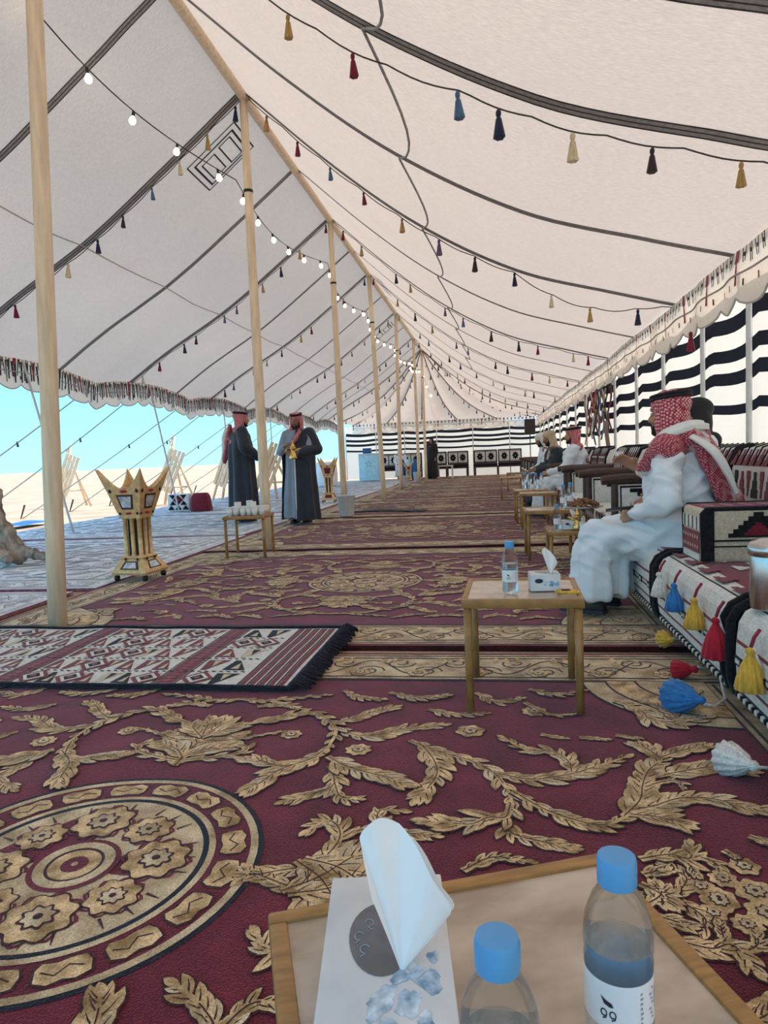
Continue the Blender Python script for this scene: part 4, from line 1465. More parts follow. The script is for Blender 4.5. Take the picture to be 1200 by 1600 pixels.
# ------------------------------------------------------------------ marble-topped tables
def side_table(loc, rz, label, h=0.45, w=0.45, d=0.47, top='marble_top'):
    """origin at the table's centre on the floor"""
    t = thing('side_table', label, 'table', loc, rz, 'marble-topped wooden side tables')
    fr = MB()
    for s in (-1, 1):
        fr.bbox((0, s * (d / 2 - 0.011), h - 0.0175), (w, 0.022, 0.035), 0.004)
        fr.bbox((s * (w / 2 - 0.011), 0, h - 0.0175), (0.022, d - 0.044, 0.035), 0.004)
    fr.build('top_frame', 'table_wood', t, angle=40)
    tp = MB()
    tp.box((0, 0, h - 0.014), (w - 0.043, d - 0.043, 0.018))
    tp.build('marble_inset', top, t)
    for sx in (-1, 1):
        for sy in (-1, 1):
            lg = MB()
            lg.tube([(sx * (w / 2 - 0.022), sy * (d / 2 - 0.022), 0), (sx * (w / 2 - 0.022), sy * (d / 2 - 0.022), h - 0.03)], 0.0155, 10)
            lg.build('leg', 'table_wood', t, smooth=True)
    return t
A_, B_ = V((-0.2893, 0.770)), V((0.1306, 0.936))
_dx = (B_ - A_).normalized()
_ang = math.atan2(_dx.y, _dx.x)
NEAR_D = 0.48
_ctr = (A_ + B_) / 2 + V((_dx.y, -_dx.x)) * (NEAR_D / 2)
Z0 = 0.012
side_table((_ctr.x, _ctr.y, Z0), _ang, 'marble-topped wooden table in the foreground with tissue box and two bottles', h=0.438, w=0.4515, d=NEAR_D)
side_table((0.097, 2.80, Z0), -0.03, 'marble-topped wooden table with one bottle, tissue box and snack bar', h=0.438, w=0.452, d=0.45)
side_table((0.65, 5.92, Z0), 0.0, 'low marble-topped table carrying the dish of dates beside the man in white', h=0.325)
side_table((0.50, 6.50, Z0), 0.02, 'marble-topped table just behind the dates table', h=0.45, w=0.46)
side_table((0.55, 9.05, Z0), 0.0, 'marble-topped table fifth from the camera on the right', h=0.45)
side_table((0.50, 9.78, Z0), 0.02, 'marble-topped table with a paper cup, in front of the red-scarfed man', h=0.45)
side_table((0.36, 14.7, Z0), 0.0, 'marble-topped table far back on the right, left of the white turban', h=0.45)
side_table((0.55, 17.6, Z0), 0.0, 'farthest marble-topped table on the right', h=0.45)
side_table((-2.57, 6.98, Z0), 0.10, 'wooden table crowded with white paper cups in front of the standing men', h=0.44, w=0.44, d=0.46)

# ------------------------------------------------------------------ bottles, tissue boxes, cups
def bottle(name, label, loc, rz=0.0, h=0.185, r=0.0305, near=True, group='water bottles on the tables'):
    t = thing(name, label, 'bottle', loc, rz, group)
    k = h / 0.185
    prof = [(0.001, 0.0), (r * 0.80, 0.0), (r * 0.96, 0.006 * k), (r, 0.016 * k), (r * 0.97, 0.030 * k), (r, 0.036 * k), (r * 0.955, 0.042 * k), (r * 0.955, 0.088 * k), (r, 0.093 * k),
            (r * 0.965, 0.099 * k), (r, 0.105 * k), (r, 0.118 * k), (r * 0.93, 0.132 * k), (r * 0.74, 0.148 * k), (r * 0.50, 0.160 * k), (r * 0.45, 0.164 * k), (r * 0.45, 0.172 * k), (0.001, 0.172 * k)]
    b = MB()
    b.lathe(prof, n=32 if near else 14)
    b.build('shell', 'water_bottle', t, smooth=True)
    w = MB()
    w.lathe([(0.001, 0.003), (r * 0.76, 0.003), (r * 0.9, 0.012 * k), (r * 0.90, 0.108 * k), (0.001, 0.108 * k)], n=28 if near else 10)
    w.build('water', 'clear_water', t, angle=40)
    c = MB()
    n = 36 if near else 12
    c.lathe([(r * 0.555, 0.162 * k), (r * 0.57, 0.164 * k), (r * 0.57, 0.183 * k), (r * 0.53, 0.187 * k), (r * 0.3, 0.188 * k), (0.001, 0.188 * k)], n=n, flute=0.012, nf=n // 3)
    c.build('cap', 'blue_cap', t, angle=50)
    lb = MB()
    rr = r * 0.985
    lb.grid(lambda u, v: (rr * math.cos(2 * PI * u), rr * math.sin(2 * PI * u), (0.044 + 0.042 * v) * k), 40 if near else 14, 1)
    lo = lb.build('paper_label', 'label_white', t, smooth=True)
    if near:
        # printed marks: bird sign over two hooked letters, and small print lines at the side (towards -y)
        g = MB()
        rp = r * 0.992
        def on(a, z, dr=0.0):
            return V(((rp + dr) * math.cos(a), (rp + dr) * math.sin(a), z * k))
        def stroke2(pts, wd, mi=0):
            P = [on(a, z) for a, z in pts]
            g.tube(P, wd, 5, mi)
        a0 = -PI / 2 - 0.62
        for off in (-0.13, 0.13):
            stroke2([(a0 + off + 0.085 * math.cos(q), 0.0585 + 0.0030 * math.sin(q)) for q in [i * 2 * PI / 12 for i in range(11)]], 0.0006)
            stroke2([(a0 + off + 0.085, 0.0580), (a0 + off + 0.06, 0.0545), (a0 + off - 0.03, 0.0530)], 0.0006)
        g.add([on(a0 + q, z, 0.0003) for q, z in ((-0.22, 0.0735), (-0.05, 0.0705), (0.10, 0.0690), (0.16, 0.0655), (0.04, 0.0650), (-0.12, 0.0670))], [(0, 1, 2, 3, 4, 5)])
        a1 = -PI / 2 + 0.62
        for i in range(7):
            g.add([on(a1 + q, z, 0.0003) for q, z in ((-0.30, 0.050 + 0.0045 * i), (0.26 - 0.05 * (i % 3), 0.050 + 0.0045 * i), (0.26 - 0.05 * (i % 3), 0.0522 + 0.0045 * i), (-0.30, 0.0522 + 0.0045 * i))], [(0, 1, 2, 3)], 1)
        for i in range(9):
            g.add([on(a1 + 0.34 + 0.024 * i + q, z, 0.0003) for q, z in ((0, 0.056), (0.012, 0.056), (0.012, 0.076), (0, 0.076))], [(0, 1, 2, 3)], 1)
        stuff(g.build('label_print', ['ink', 'label_grey'], lo))
    return t

def tissue_box(label, loc, rz, L=0.21, W=0.105, H=0.075, slot=True, seed=0, tsize=1.0, tdir=0.0, logo=False, letters=False):
    """L along local y"""
    t = thing('tissue_box', label, 'tissue box', loc, rz, 'tissue boxes')
    b = MB()
    b.bbox((0, 0, H / 2), (W, L, H), 0.002, 0)
    bo = b.build('carton', 'carton', t, angle=40)
    s = MB()
    rnd = random.Random(seed)
    # watercolour flowers printed towards one end, on the top and the near side
    for i in range(16):
        x, y, r = rnd.uniform(-0.1, 0.42) * W, -L * rnd.uniform(0.05, 0.46), rnd.uniform(0.006, 0.014)
        r = min(r, W / 2 - abs(x) - 0.001, L / 2 - abs(y) - 0.001)
        if r < 0.003:
            continue
        s.add([(x + r * (1 + 0.35 * math.sin(5 * a + i)) * math.cos(a) * 0.7, y + r * (1 + 0.35 * math.sin(3 * a + i)) * math.sin(a), H + 0.0003 + i * 0.00002) for a in [2 * PI * q / 14 for q in range(14)]],
              [tuple(range(14))])
        s.add([(x + r * math.cos(a) * 0.8, -L / 2 - 0.0003 - i * 0.00002, H * 0.45 + r * 0.9 * math.sin(a)) for a in [2 * PI * q / 12 for q in range(12)]], [tuple(range(12))])
    stuff(s.build('flower_print', 'carton_blue', bo))
    if logo:
        lg = MB()
        lg.add([(-W * 0.22 + 0.016 * math.cos(a), -L / 2 - 0.0012, H * 0.62 + 0.009 * math.sin(a)) for a in [2 * PI * q / 16 for q in range(16)]], [tuple(range(16))])
        lg.build('logo_print', 'tassel_navy', bo)
    o = MB()
    o.add([(0.028 * math.cos(a) * W / 0.105 - 0.004, 0.046 * math.sin(a) * L / 0.21 * (1 if math.sin(a) > 0 else 1.15) + 0.012, H + 0.0009) for a in [2 * PI * q / 32 for q in range(32)]], [tuple(range(32))])
    sf = o.build('slot_film', 'carton_slot', bo)
    if letters:       # pale curled marks on the film
        lt_ = MB()
        for (cx_, cy_, fl) in ((-0.026, 0.010, 1), (-0.017, 0.028, -1), (-0.020, -0.008, 1)):
            lt_.tube([(cx_ + 0.0045 * math.cos(q) * fl, cy_ + 0.0055 * math.sin(q), H + 0.0013) for q in [0.3 + 4.6 * i / 10 for i in range(11)]] + [(cx_ - 0.004 * fl, cy_ - 0.010, H + 0.0013)], 0.0006, 5)
        stuff(lt_.build('film_print', 'label_grey', sf))
    ts = MB()
    rim_ = [(-0.024, 0.004, 0.070), (-0.034, 0.012, 0.104), (-0.036, 0.022, 0.118), (-0.022, 0.028, 0.132), (-0.006, 0.030, 0.126), (0.014, 0.026, 0.108), (0.032, 0.020, 0.078), (0.046, 0.016, 0.050), (0.030, 0.012, 0.030)]
    rim_ = catmull(rim_, 30)
    def sheet(u, v, back=0.0):
        r_ = rim_[min(30, int(round(u * 30)))]
        crease = 0.013 * v ** 0.8 * (1 - abs(((u * 2.6 + 0.1) % 1.0) * 2 - 1)) - 0.006 * v
        x = r_[0] * v * (1 - 0.18 * back) + 0.010 * back * v
        y = -0.030 + (r_[1] * v + crease) + back * (0.008 + 0.030 * v * (1 - 0.5 * v))
        z = H - 0.004 + r_[2] * (v ** 0.92) * (1 - 0.22 * back)
        x, y = x * tsize + 0.018, y * tsize - 0.004
        return (x * math.cos(tdir) - y * math.sin(tdir), x * math.sin(tdir) + y * math.cos(tdir), H + (z - H) * tsize)
    ts.grid(sheet, 30, 14)
    ts.grid(lambda u, v: sheet(u, v, 1.0), 30, 14)
    ts.build('tissue_sheet', 'tissue', t, smooth=True)
    return t

zt = Z0 + 0.438
tissue_box('open white tissue box with blue flowers on the foreground table', (-0.114, 0.613, zt), 0.15, L=0.215, W=0.120, H=0.088, seed=3, tsize=1.0, tdir=-0.12, letters=True)
bottle('water_bottle', 'small blue-capped water bottle at the right of the foreground table', (0.098, 0.612, zt), 0.16)
bottle('water_bottle', 'small blue-capped water bottle at the bottom edge, nearest the tissue box', (-0.008, 0.498, zt), -0.5)
tissue_box('small tissue box on the second table, right of the bottle', (0.185, 2.775, zt), 0.06, L=0.10, W=0.115, H=0.065, seed=4, tsize=0.78, tdir=0.3, logo=True)
bottle('water_bottle', 'blue-capped water bottle standing on the second marble table', (0.052, 2.70, zt), 0.4, h=0.20, r=0.0315)
sb = MB()
sb.bbox((0, 0, 0.009), (0.075, 0.035, 0.018), 0.006, 0)
sb.bbox((-0.005, -0.003, 0.0165), (0.032, 0.026, 0.004), 0.001, 1)
for s in (-1, 1):
    sb.bbox((s * 0.040, 0, 0.009), (0.010, 0.032, 0.004), 0.001, 0)
tag(sb.build('snack_bar', ['snack_gold', 'brown_wool'], None, loc=(0.262, 2.665, zt), angle=40), 'golden wrapped snack bar at the corner of the second table', 'snack')

# things on the dates table
zd = Z0 + 0.325
tissue_box('pale blue tissue box on the low table with the dates', (0.62, 5.86, zd), 0.0, L=0.11, W=0.15, H=0.075, seed=5, tsize=0.7, logo=True)
bottle('water_bottle', 'blue-capped bottle at the left of the dates table', (0.505, 5.80, zd), 0, h=0.21, near=False)
dd = thing('date_dish', 'shallow dish on a foot heaped with brown dates', 'dish', (0.735, 5.97, zd))
b = MB()
b.lathe([(0.07, 0), (0.075, 0.008), (0.02, 0.03), (0.018, 0.13), (0.05, 0.15), (0.15, 0.165), (0.165, 0.178), (0.15, 0.172), (0.001, 0.168)], n=24)
b.build('footed_plate', 'steel', dd, smooth=True)
dt = MB()
dt.lathe([(0.007, -0.016), (0.0115, -0.008), (0.012, 0.004), (0.008, 0.014), (0.001, 0.017)], n=8)
dme = dt.mesh('date', ['dates'], True)
rnd = random.Random(9)
for i in range(110):
    a, rr = rnd.uniform(0, 2 * PI), 0.125 * math.sqrt(rnd.random())
    z = 0.185 + 0.055 * (1 - (rr / 0.13) ** 2) * rnd.random() ** 0.4
    o = link('date_fruit', dme, None, (0.735 + rr * math.cos(a), 5.97 + rr * math.sin(a), zd + z))
    o.rotation_euler = (rnd.uniform(0, 3), rnd.uniform(0, 3), rnd.uniform(0, 6))
    tag(o, 'brown date heaped on the footed dish beside the man in white', 'date', 'dates heaped on the dish')

def coffee_pot(label, loc, rz, s=1.0):
    t = thing('coffee_pot', label, 'coffee pot', loc, rz)
    b = MB()
    b.lathe([(r * s, z * s) for r, z in ((0.001, 0), (0.052, 0), (0.056, 0.012), (0.050, 0.05), (0.034, 0.09), (0.030, 0.11), (0.040, 0.135), (0.044, 0.15), (0.040, 0.152))], n=22)
    b.build('body', 'gold_metal', t, smooth=True)
    b = MB()
    b.lathe([(r * s, z * s) for r, z in ((0.043, 0.152), (0.034, 0.175), (0.012, 0.205), (0.006, 0.215), (0.010, 0.228), (0.001, 0.24))], n=18)
    b.build('lid', 'gold_metal', t, smooth=True)
    b = MB()
    b.tube([V(p) * s for p in ((0.030, 0, 0.10), (0.06, 0, 0.115), (0.09, 0, 0.135), (0.118, 0, 0.125))], [0.016 * s, 0.013 * s, 0.010 * s, 0.004 * s], 8)
    b.build('spout', 'gold_metal', t, smooth=True)
    b = MB()
    b.tube([V(p) * s for p in ((-0.038, 0, 0.14), (-0.075, 0, 0.145), (-0.09, 0, 0.11), (-0.075, 0, 0.06), (-0.050, 0, 0.045))], 0.0075 * s, 8)
    b.build('handle', 'gold_metal', t, smooth=True)
    return t
coffee_pot('small brass coffee pot on the dates table, under the dish rim', (0.665, 5.80, zd), 2.6, 0.75)

def paper_cup(label, loc, s=1.0, group='white paper cups', nest=0):
    t = thing('paper_cup', label, 'cup', loc, 0, group)
    b = MB()
    b.lathe([(0.001, 0.004), (0.022 * s, 0.0), (0.031 * s, 0.072 * s), (0.029 * s, 0.071 * s), (0.020 * s, 0.004), (0.001, 0.0045)], n=16)
    b.build('wall', 'paper_white', t, smooth=True)
    b = MB()
    b.tube([(0.031 * s * math.cos(2 * PI * i / 16), 0.031 * s * math.sin(2 * PI * i / 16), 0.072 * s) for i in range(16)], 0.0018, 5, closed=True)
    b.build('rim', 'paper_white', t, smooth=True)
    return t
paper_cup('paper cup at the front of the dates table', (0.70, 5.745, zd), 0.9)
paper_cup('paper cup on the table before the red-scarfed man', (0.52, 9.69, Z0 + 0.45), 1.0)
bottle('water_bottle', 'bottle standing behind the dates table, on the next table', (0.62, 6.45, Z0 + 0.45), 0, h=0.21, near=False)
bottle('water_bottle', 'bottle with red label behind the dates, farther right', (0.70, 6.62, Z0 + 0.45), 0, h=0.22, near=False)
for i, (x, y) in enumerate(((0.42, 9.88), (0.50, 9.93), (0.58, 9.86), (0.65, 9.75))):
    bottle('water_bottle', 'blue-capped bottle before the red-scarfed man, %s from the left' % ordinal(i), (x, y, Z0 + 0.45), 0, h=0.22, near=False)
# the cups: stacks and singles, a turned-over crowd of white cylinders
rnd = random.Random(3)
ci = 0
for gx in range(6):
    for gy in range(3):
        x = -0.165 + gx * 0.066 + rnd.uniform(-0.006, 0.006)
        y = -0.12 + gy * 0.11 + rnd.uniform(-0.01, 0.01)
        X = -2.57 + x * math.cos(0.10) - y * math.sin(0.10)
        Y = 6.98 + x * math.sin(0.10) + y * math.cos(0.10)
        lab = 'white paper cup on the small table, %s row, %s from the left' % (('front', 'middle', 'back')[gy], ordinal(gx))
        paper_cup(lab, (X, Y, Z0 + 0.44), 1.15, 'paper cups on the small table')
for (x, y) in ((-0.10, -0.12), (0.06, -0.12), (-0.03, 0.10)):   # cups stacked into one another
    X = -2.57 + x * math.cos(0.10) - y * math.sin(0.10)
    Y = 6.98 + x * math.sin(0.10) + y * math.cos(0.10)
    tall = thing('cup_stack', 'tall stack of nested white paper cups, %s' % ('left on the cup table' if x < -0.05 else ('right on the cup table' if x > 0 else 'at the back of the cup table')), 'cups', (X, Y + 0.055, Z0 + 0.44))
    for q in range(5):
        b = MB()
        b.lathe([(0.001, 0.004), (0.025, 0.0), (0.036, 0.082), (0.033, 0.081), (0.023, 0.004), (0.001, 0.005)], c=(0, 0, q * 0.014), n=14)
        b.build('cup', 'paper_white', tall, smooth=True)

# steel flask on the near sofa
fk = thing('steel_flask', 'shiny steel insulated flask standing on the near sofa, cut by the frame', 'flask', (0.892, 2.42, 0.446))
b = MB()
b.lathe([(0.001, 0), (0.060, 0), (0.063, 0.006), (0.063, 0.175), (0.058, 0.19)], n=28)
b.build('body', 'steel', fk, smooth=True)
b = MB()
b.lathe([(0.064, 0.176), (0.070, 0.182), (0.070, 0.205), (0.060, 0.222), (0.030, 0.232), (0.001, 0.234)], n=28)
b.build('lid', 'steel', fk, smooth=True)
b = MB()
b.tube([(0.064, -0.01, 0.17), (0.10, -0.015, 0.16), (0.105, -0.015, 0.08), (0.064, -0.01, 0.05)], 0.009, 8)
b.build('handle', 'black_plastic', fk, smooth=True)
# ------------------------------------------------------------------ people: bodies and robes grown from rounded volumes
def _capsule(mb, p0, r0, p1, r1, n=14, flat=None):
    p0, p1 = V(p0), V(p1)
    d = p1 - p0
    L = d.length
    ax = d / L if L > 1e-6 else V((0, 0, 1))
    ref = flat[0].normalized() if flat else (V((0, 0, 1)) if abs(ax.z) < 0.9 else V((1, 0, 0)))
    u = ref - ax * ref.dot(ax)
    u = u.normalized() if u.length > 1e-5 else ax.orthogonal().normalized()
    w = ax.cross(u)
    fu = flat[1] if flat else 1.0
    rings = []
    for k in range(1, 5):
        a = PI / 2 * k / 4
        rings.append((p0 - ax * r0 * math.cos(a), r0 * math.sin(a)))
    for k in range(4):
        a = PI / 2 * k / 4
        rings.append((p1 + ax * r1 * math.sin(a), r1 * math.cos(a)))
    vs = []
    for c, r in rings:
        for j in range(n):
            t = 2 * PI * j / n
            vs.append(c + u * (r * fu * math.cos(t)) + w * (r * math.sin(t)))
    fs = []
    for i in range(len(rings) - 1):
        for j in range(n):
            j2 = (j + 1) % n
            fs.append((i * n + j, i * n + j2, (i + 1) * n + j2, (i + 1) * n + j))
    fs.append(tuple(reversed(range(n))))
    fs.append(tuple((len(rings) - 1) * n + j for j in range(n)))
    mb.add(vs, fs)

def _ellipsoid(mb, c, r, M3=None, nu=16, nv=10):
    vs, fs = [], []
    for i in range(1, nv):
        th = PI * i / nv
        for j in range(nu):
            ph = 2 * PI * j / nu
            p = V((r[0] * math.sin(th) * math.cos(ph), r[1] * math.sin(th) * math.sin(ph), r[2] * math.cos(th)))
            vs.append((M3 @ p if M3 else p) + V(c))
    for i in range(nv - 2):
        for j in range(nu):
            j2 = (j + 1) % nu
            fs.append((i * nu + j, (i + 1) * nu + j, (i + 1) * nu + j2, i * nu + j2))
    fs.append(tuple(range(nu)))
    fs.append(tuple(reversed([(nv - 2) * nu + j for j in range(nu)])))
    mb.add(vs, fs)

def grow(name, mb, mats, parent, voxel, smooth=6, fold=None):
    """one continuous skin around overlapping volumes"""
    me = bpy.data.meshes.new(name + '_volumes')
    me.from_pydata(mb.v, [], mb.f)
    tmp = bpy.data.objects.new('volumes', me)
    C.objects.link(tmp)
    r = tmp.modifiers.new('remesh', 'REMESH')
    r.mode = 'VOXEL'
    r.voxel_size = voxel
    s = tmp.modifiers.new('smooth', 'SMOOTH')
    s.factor = 0.5
    s.iterations = smooth
    dg = bpy.context.evaluated_depsgraph_get()
    res = bpy.data.meshes.new_from_object(tmp.evaluated_get(dg))
    bpy.data.objects.remove(tmp)
    bpy.data.meshes.remove(me)
    res.name = name
    if fold:
        nr = [v.normal.copy() for v in res.vertices]
        for v, n_ in zip(res.vertices, nr):
            v.co = v.co + n_ * fold(v.co)
    res.materials.clear()
    for m in (mats if isinstance(mats, (list, tuple)) else [mats]):
        res.materials.append(G(m))
    res.polygons.foreach_set('use_smooth', [True] * len(res.polygons))
    res.polygons.foreach_set('material_index', [0] * len(res.polygons))
    res.update()
    return link(name, res, parent)

def hand_volumes(mb, wrist, d, palm, curl=0.6, thumb=1, s=1.0):
    """wrist point, finger direction d, palm normal (towards what is held)"""
    wrist, d, palm = V(wrist), V(d).normalized(), V(palm)
    palm = (palm - d * palm.dot(d)).normalized()
    side = d.cross(palm) * thumb
    kn = wrist + d * 0.085 * s
    for o in (-0.028, -0.009, 0.009, 0.028):
        _capsule(mb, wrist + side * o * 0.6, 0.017 * s, kn + side * o * s, 0.0135 * s, 8)
    lens = (0.062, 0.078, 0.084, 0.074)
    for o, L in zip((-0.036, -0.012, 0.012, 0.036), lens):
        p = kn + side * o * s
        dd = d.copy()
        for k in range(3):
            a = curl * (0.5 + 0.3 * k)
            dd = (dd * math.cos(a) + palm * math.sin(a)).normalized()
            q = p + dd * L * s * (0.46, 0.30, 0.24)[k]
            _capsule(mb, p, 0.0095 * s, q, 0.0085 * s, 8)
            p = q
            palm2 = palm - dd * palm.dot(dd)
            palm = palm2.normalized() if palm2.length > 0.05 else palm
        palm = V(palm)
    tb = wrist + d * 0.028 * s + side * 0.030 * s
    t1 = tb + (d * 0.6 + side * 0.75 + palm * 0.25).normalized() * 0.042 * s
    t2 = t1 + (d * 0.85 + side * 0.1 + palm * 0.55).normalized() * 0.034 * s
    _capsule(mb, tb, 0.013 * s, t1, 0.0105 * s, 8)
    _capsule(mb, t1, 0.0105 * s, t2, 0.0088 * s, 8)

def elbow(sh, hd, l1, l2, pole):
    sh, hd = V(sh), V(hd)
    d = hd - sh
    L = min(d.length, (l1 + l2) * 0.995)
    ax = d.normalized()
    a = (l1 * l1 - l2 * l2 + L * L) / (2 * L)
    h = math.sqrt(max(0.0, l1 * l1 - a * a))
    p = V(pole) - ax * V(pole).dot(ax)
    return sh + ax * a + p.normalized() * h

def shoe(parent, M4, m='shoe_black'):
    mb = MB()
    rings = []
    for (y, w, h, z) in ((-0.085, 0.022, 0.030, 0.028), (-0.075, 0.034, 0.075, 0.02), (-0.03, 0.037, 0.085, 0.018), (0.03, 0.037, 0.070, 0.018), (0.09, 0.045, 0.052, 0.018), (0.15, 0.042, 0.042, 0.018), (0.185, 0.022, 0.028, 0.022)):
        rings.append([M4 @ V((w * math.cos(a), y, z + h * max(0.0, math.sin(a)) - 0.006 * (math.sin(a) < 0))) for a in [2 * PI * i / 14 for i in range(14)]])
    mb.loft(rings)
    o = mb.build('shoe', m, parent, smooth=True)
    sm = MB()
    rings = []
    for (y, w) in ((-0.092, 0.024), (-0.08, 0.037), (-0.02, 0.039), (0.05, 0.043), (0.10, 0.049), (0.16, 0.044), (0.192, 0.022)):
        rings.append([M4 @ V((sx * w, y, z)) for sx, z in ((-1, 0.002), (1, 0.002), (1, 0.022), (-1, 0.022))])
    sm.loft(rings)
    sm.build('sole', 'shoe_sole', o)
    ls = MB()
    for k in range(4):
        y = 0.01 + 0.026 * k
        ls.tube([M4 @ V((-0.026, y, 0.078 - 0.006 * k)), M4 @ V((0, y + 0.004, 0.090 - 0.008 * k)), M4 @ V((0.026, y, 0.078 - 0.006 * k))], 0.0028, 5)
    stuff(ls.build('laces', 'shoe_sole', o))
    return o

def person(label, loc, yaw, pose='stand', tall=1.0, robe='thobe_white', head='shemagh', agal=True, skin='skin', hands=None, head_yaw=0.0, head_pitch=0.0,
           lean=0.0, shoulders=None, vox=0.009, robe_vox=0.013, beard=True, coat=None, seat=0.50, shoes=True, knee=0.44, scarf_back=True, group=None, tails=True):
    """local axes: +y ahead, +x to the right of the person, z up; hands = (left, right) targets"""
    t = thing('person', label, 'person', loc, yaw, group)
    hip_z = 0.93 if pose == 'stand' else seat
    lf = lean
    ch = V((0, 0.30 * lf, hip_z + 0.36))
    nk = V((0, 0.50 * lf, hip_z + 0.545))
    hc = V((0, 0.56 * lf + 0.035, hip_z + 0.685))
    HM = Matrix.Rotation(head_yaw, 3, 'Z') @ Matrix.Rotation(head_pitch, 3, 'X')
    shl = V((-0.185, 0.42 * lf, hip_z + 0.475))
    shr = V((0.185, 0.42 * lf, hip_z + 0.475))
    hl, hr = hands or ((-0.24, 0.10, hip_z - 0.05), (0.24, 0.10, hip_z - 0.05))
    hl, hr = V(hl), V(hr)
    el = elbow(shl, hl, 0.29, 0.26, (-0.7, -0.5, -0.7))
    er = elbow(shr, hr, 0.29, 0.26, (0.7, -0.5, -0.7))
    b = MB()
    # trunk, neck, head
    _capsule(b, (-0.07, 0, hip_z), 0.12, (0.07, 0, hip_z), 0.12)
    _capsule(b, (0, 0, hip_z), 0.13, ch, 0.145)
    _capsule(b, shl * 0.8 + nk * 0.2, 0.07, shr * 0.8 + nk * 0.2, 0.07)
    _capsule(b, ch, 0.14, nk, 0.062)
    _capsule(b, nk, 0.055, hc + HM @ V((0, -0.015, -0.06)), 0.052)
    def H(p):
        return hc + HM @ V(p)
    _ellipsoid(b, H((0, -0.012, 0.030)), (0.074, 0.094, 0.086), HM)
    _ellipsoid(b, H((0, 0.028, -0.045)), (0.056, 0.062, 0.070), HM)
    _ellipsoid(b, H((0, 0.066, -0.093)), (0.026, 0.024, 0.022), HM)
    _capsule(b, H((0, 0.088, 0.012)), 0.010, H((0, 0.108, -0.028)), 0.0155, 8)
    _ellipsoid(b, H((0, 0.096, -0.030)), (0.019, 0.012, 0.010), HM)
    _capsule(b, H((-0.040, 0.070, 0.030)), 0.014, H((0.040, 0.070, 0.030)), 0.014, 8)
    for s in (-1, 1):
        _ellipsoid(b, H((s * 0.036, 0.058, -0.030)), (0.026, 0.026, 0.024), HM)
        _ellipsoid(b, H((s * 0.077, -0.006, -0.012)), (0.010, 0.020, 0.032), HM)
    _ellipsoid(b, H((0, 0.086, -0.058)), (0.024, 0.011, 0.009), HM)
    # arms and hands
    for sh, eb, hd, sd in ((shl, el, hl, -1), (shr, er, hr, 1)):
        _capsule(b, sh, 0.055, eb, 0.042)
        fd = (hd - eb).normalized()
        _capsule(b, eb, 0.042, hd, 0.027)
        inward = V((-sd * 0.8, 0.2, -0.45))
        hand_volumes(b, hd, fd, inward, 0.55, 1 if sd > 0 else -1)
    # legs
    ft = []
    for s in (-1, 1):
        hp = V((s * 0.09, 0, hip_z - 0.01))
        if pose == 'stand':
            kn_, an = V((s * 0.10, 0.02, 0.49)), V((s * 0.10, -0.02, 0.09))
        else:
            kn_, an = V((s * 0.13, knee, seat - 0.02)), V((s * 0.12, knee + 0.02, 0.09))
        _capsule(b, hp, 0.085, kn_, 0.058)
        _capsule(b, kn_, 0.056, an, 0.038)
        _capsule(b, an + V((0, -0.02, -0.045)), 0.032, an + V((s * 0.01, 0.12, -0.060)), 0.026)
        ft.append(an)
    grow('body', b, skin, t, vox, 4)
    for s in (-1, 1):
        e = MB()
        _ellipsoid(e, H((s * 0.031, 0.0765, 0.008)), (0.0105, 0.009, 0.0065), HM, 10, 8)
        e.build('eye', 'eye_white', t, smooth=True)
        e = MB()
        _ellipsoid(e, H((s * 0.031, 0.0848, 0.008)), (0.0042, 0.0015, 0.0042), HM, 8, 6)
        e.build('iris', 'beard', t, smooth=True)
    e = MB()
    _ellipsoid(e, H((0, 0.0935, -0.0585)), (0.021, 0.006, 0.006), HM, 10, 6)
    e.build('mouth', 'lip', t, smooth=True)
    if beard:
        bb = MB()
        _ellipsoid(bb, H((0, 0.055, -0.098)), (0.044, 0.040, 0.026), HM)
        for s in (-1, 1):
            _capsule(bb, H((s * 0.062, 0.012, -0.03)), 0.014, H((s * 0.042, 0.050, -0.085)), 0.022, 8)
            _capsule(bb, H((0, 0.096, -0.046)), 0.005, H((s * 0.026, 0.088, -0.056)), 0.005, 6)
            _capsule(bb, H((s * 0.026, 0.086, -0.056)), 0.006, H((s * 0.028, 0.070, -0.090)), 0.012, 6)
        grow('beard', bb, 'beard', t, 0.006, 2)
    # robe
    rb = MB()
    ell = lambda c, rx, ry, n=28: [V(c) + V((rx * math.cos(2 * PI * i / n), ry * math.sin(2 * PI * i / n), 0)) for i in range(n)]
    if pose == 'stand':
        rb.loft([ell((0, 0.01, 0.10), 0.27, 0.21), ell((0, 0.01, 0.45), 0.25, 0.19), ell((0, 0, 0.85), 0.215, 0.17), ell((0, 0.0, 1.10), 0.205, 0.16),
                 ell((0, 0.02 * lf, 1.30), 0.20, 0.145), ell((0, 0.4 * lf, 1.42), 0.16, 0.10), ell((0, 0.5 * lf, 1.475), 0.085, 0.075)])
    else:
        _capsule(rb, (-0.06, -0.01, hip_z), 0.175, (0.06, -0.01, hip_z), 0.175)
        _capsule(rb, (0, 0.0, hip_z + 0.04), 0.20, ch, 0.185)
        _capsule(rb, ch, 0.18, nk + V((0, 0, -0.06)), 0.085)
        k = knee
        rb.loft([ell((0, k + 0.0, 0.125), 0.27, 0.17), ell((0, k - 0.01, 0.25), 0.26, 0.16), ell((0, k - 0.03, 0.42), 0.245, 0.155), ell((0, k - 0.06, seat + 0.03), 0.21, 0.135), ell((0, k - 0.09, seat + 0.07), 0.15, 0.09)])
        for s in (-1, 1):
            _capsule(rb, (s * 0.09, 0, hip_z + 0.0), 0.135, (s * 0.13, k - 0.02, seat + 0.0), 0.095)
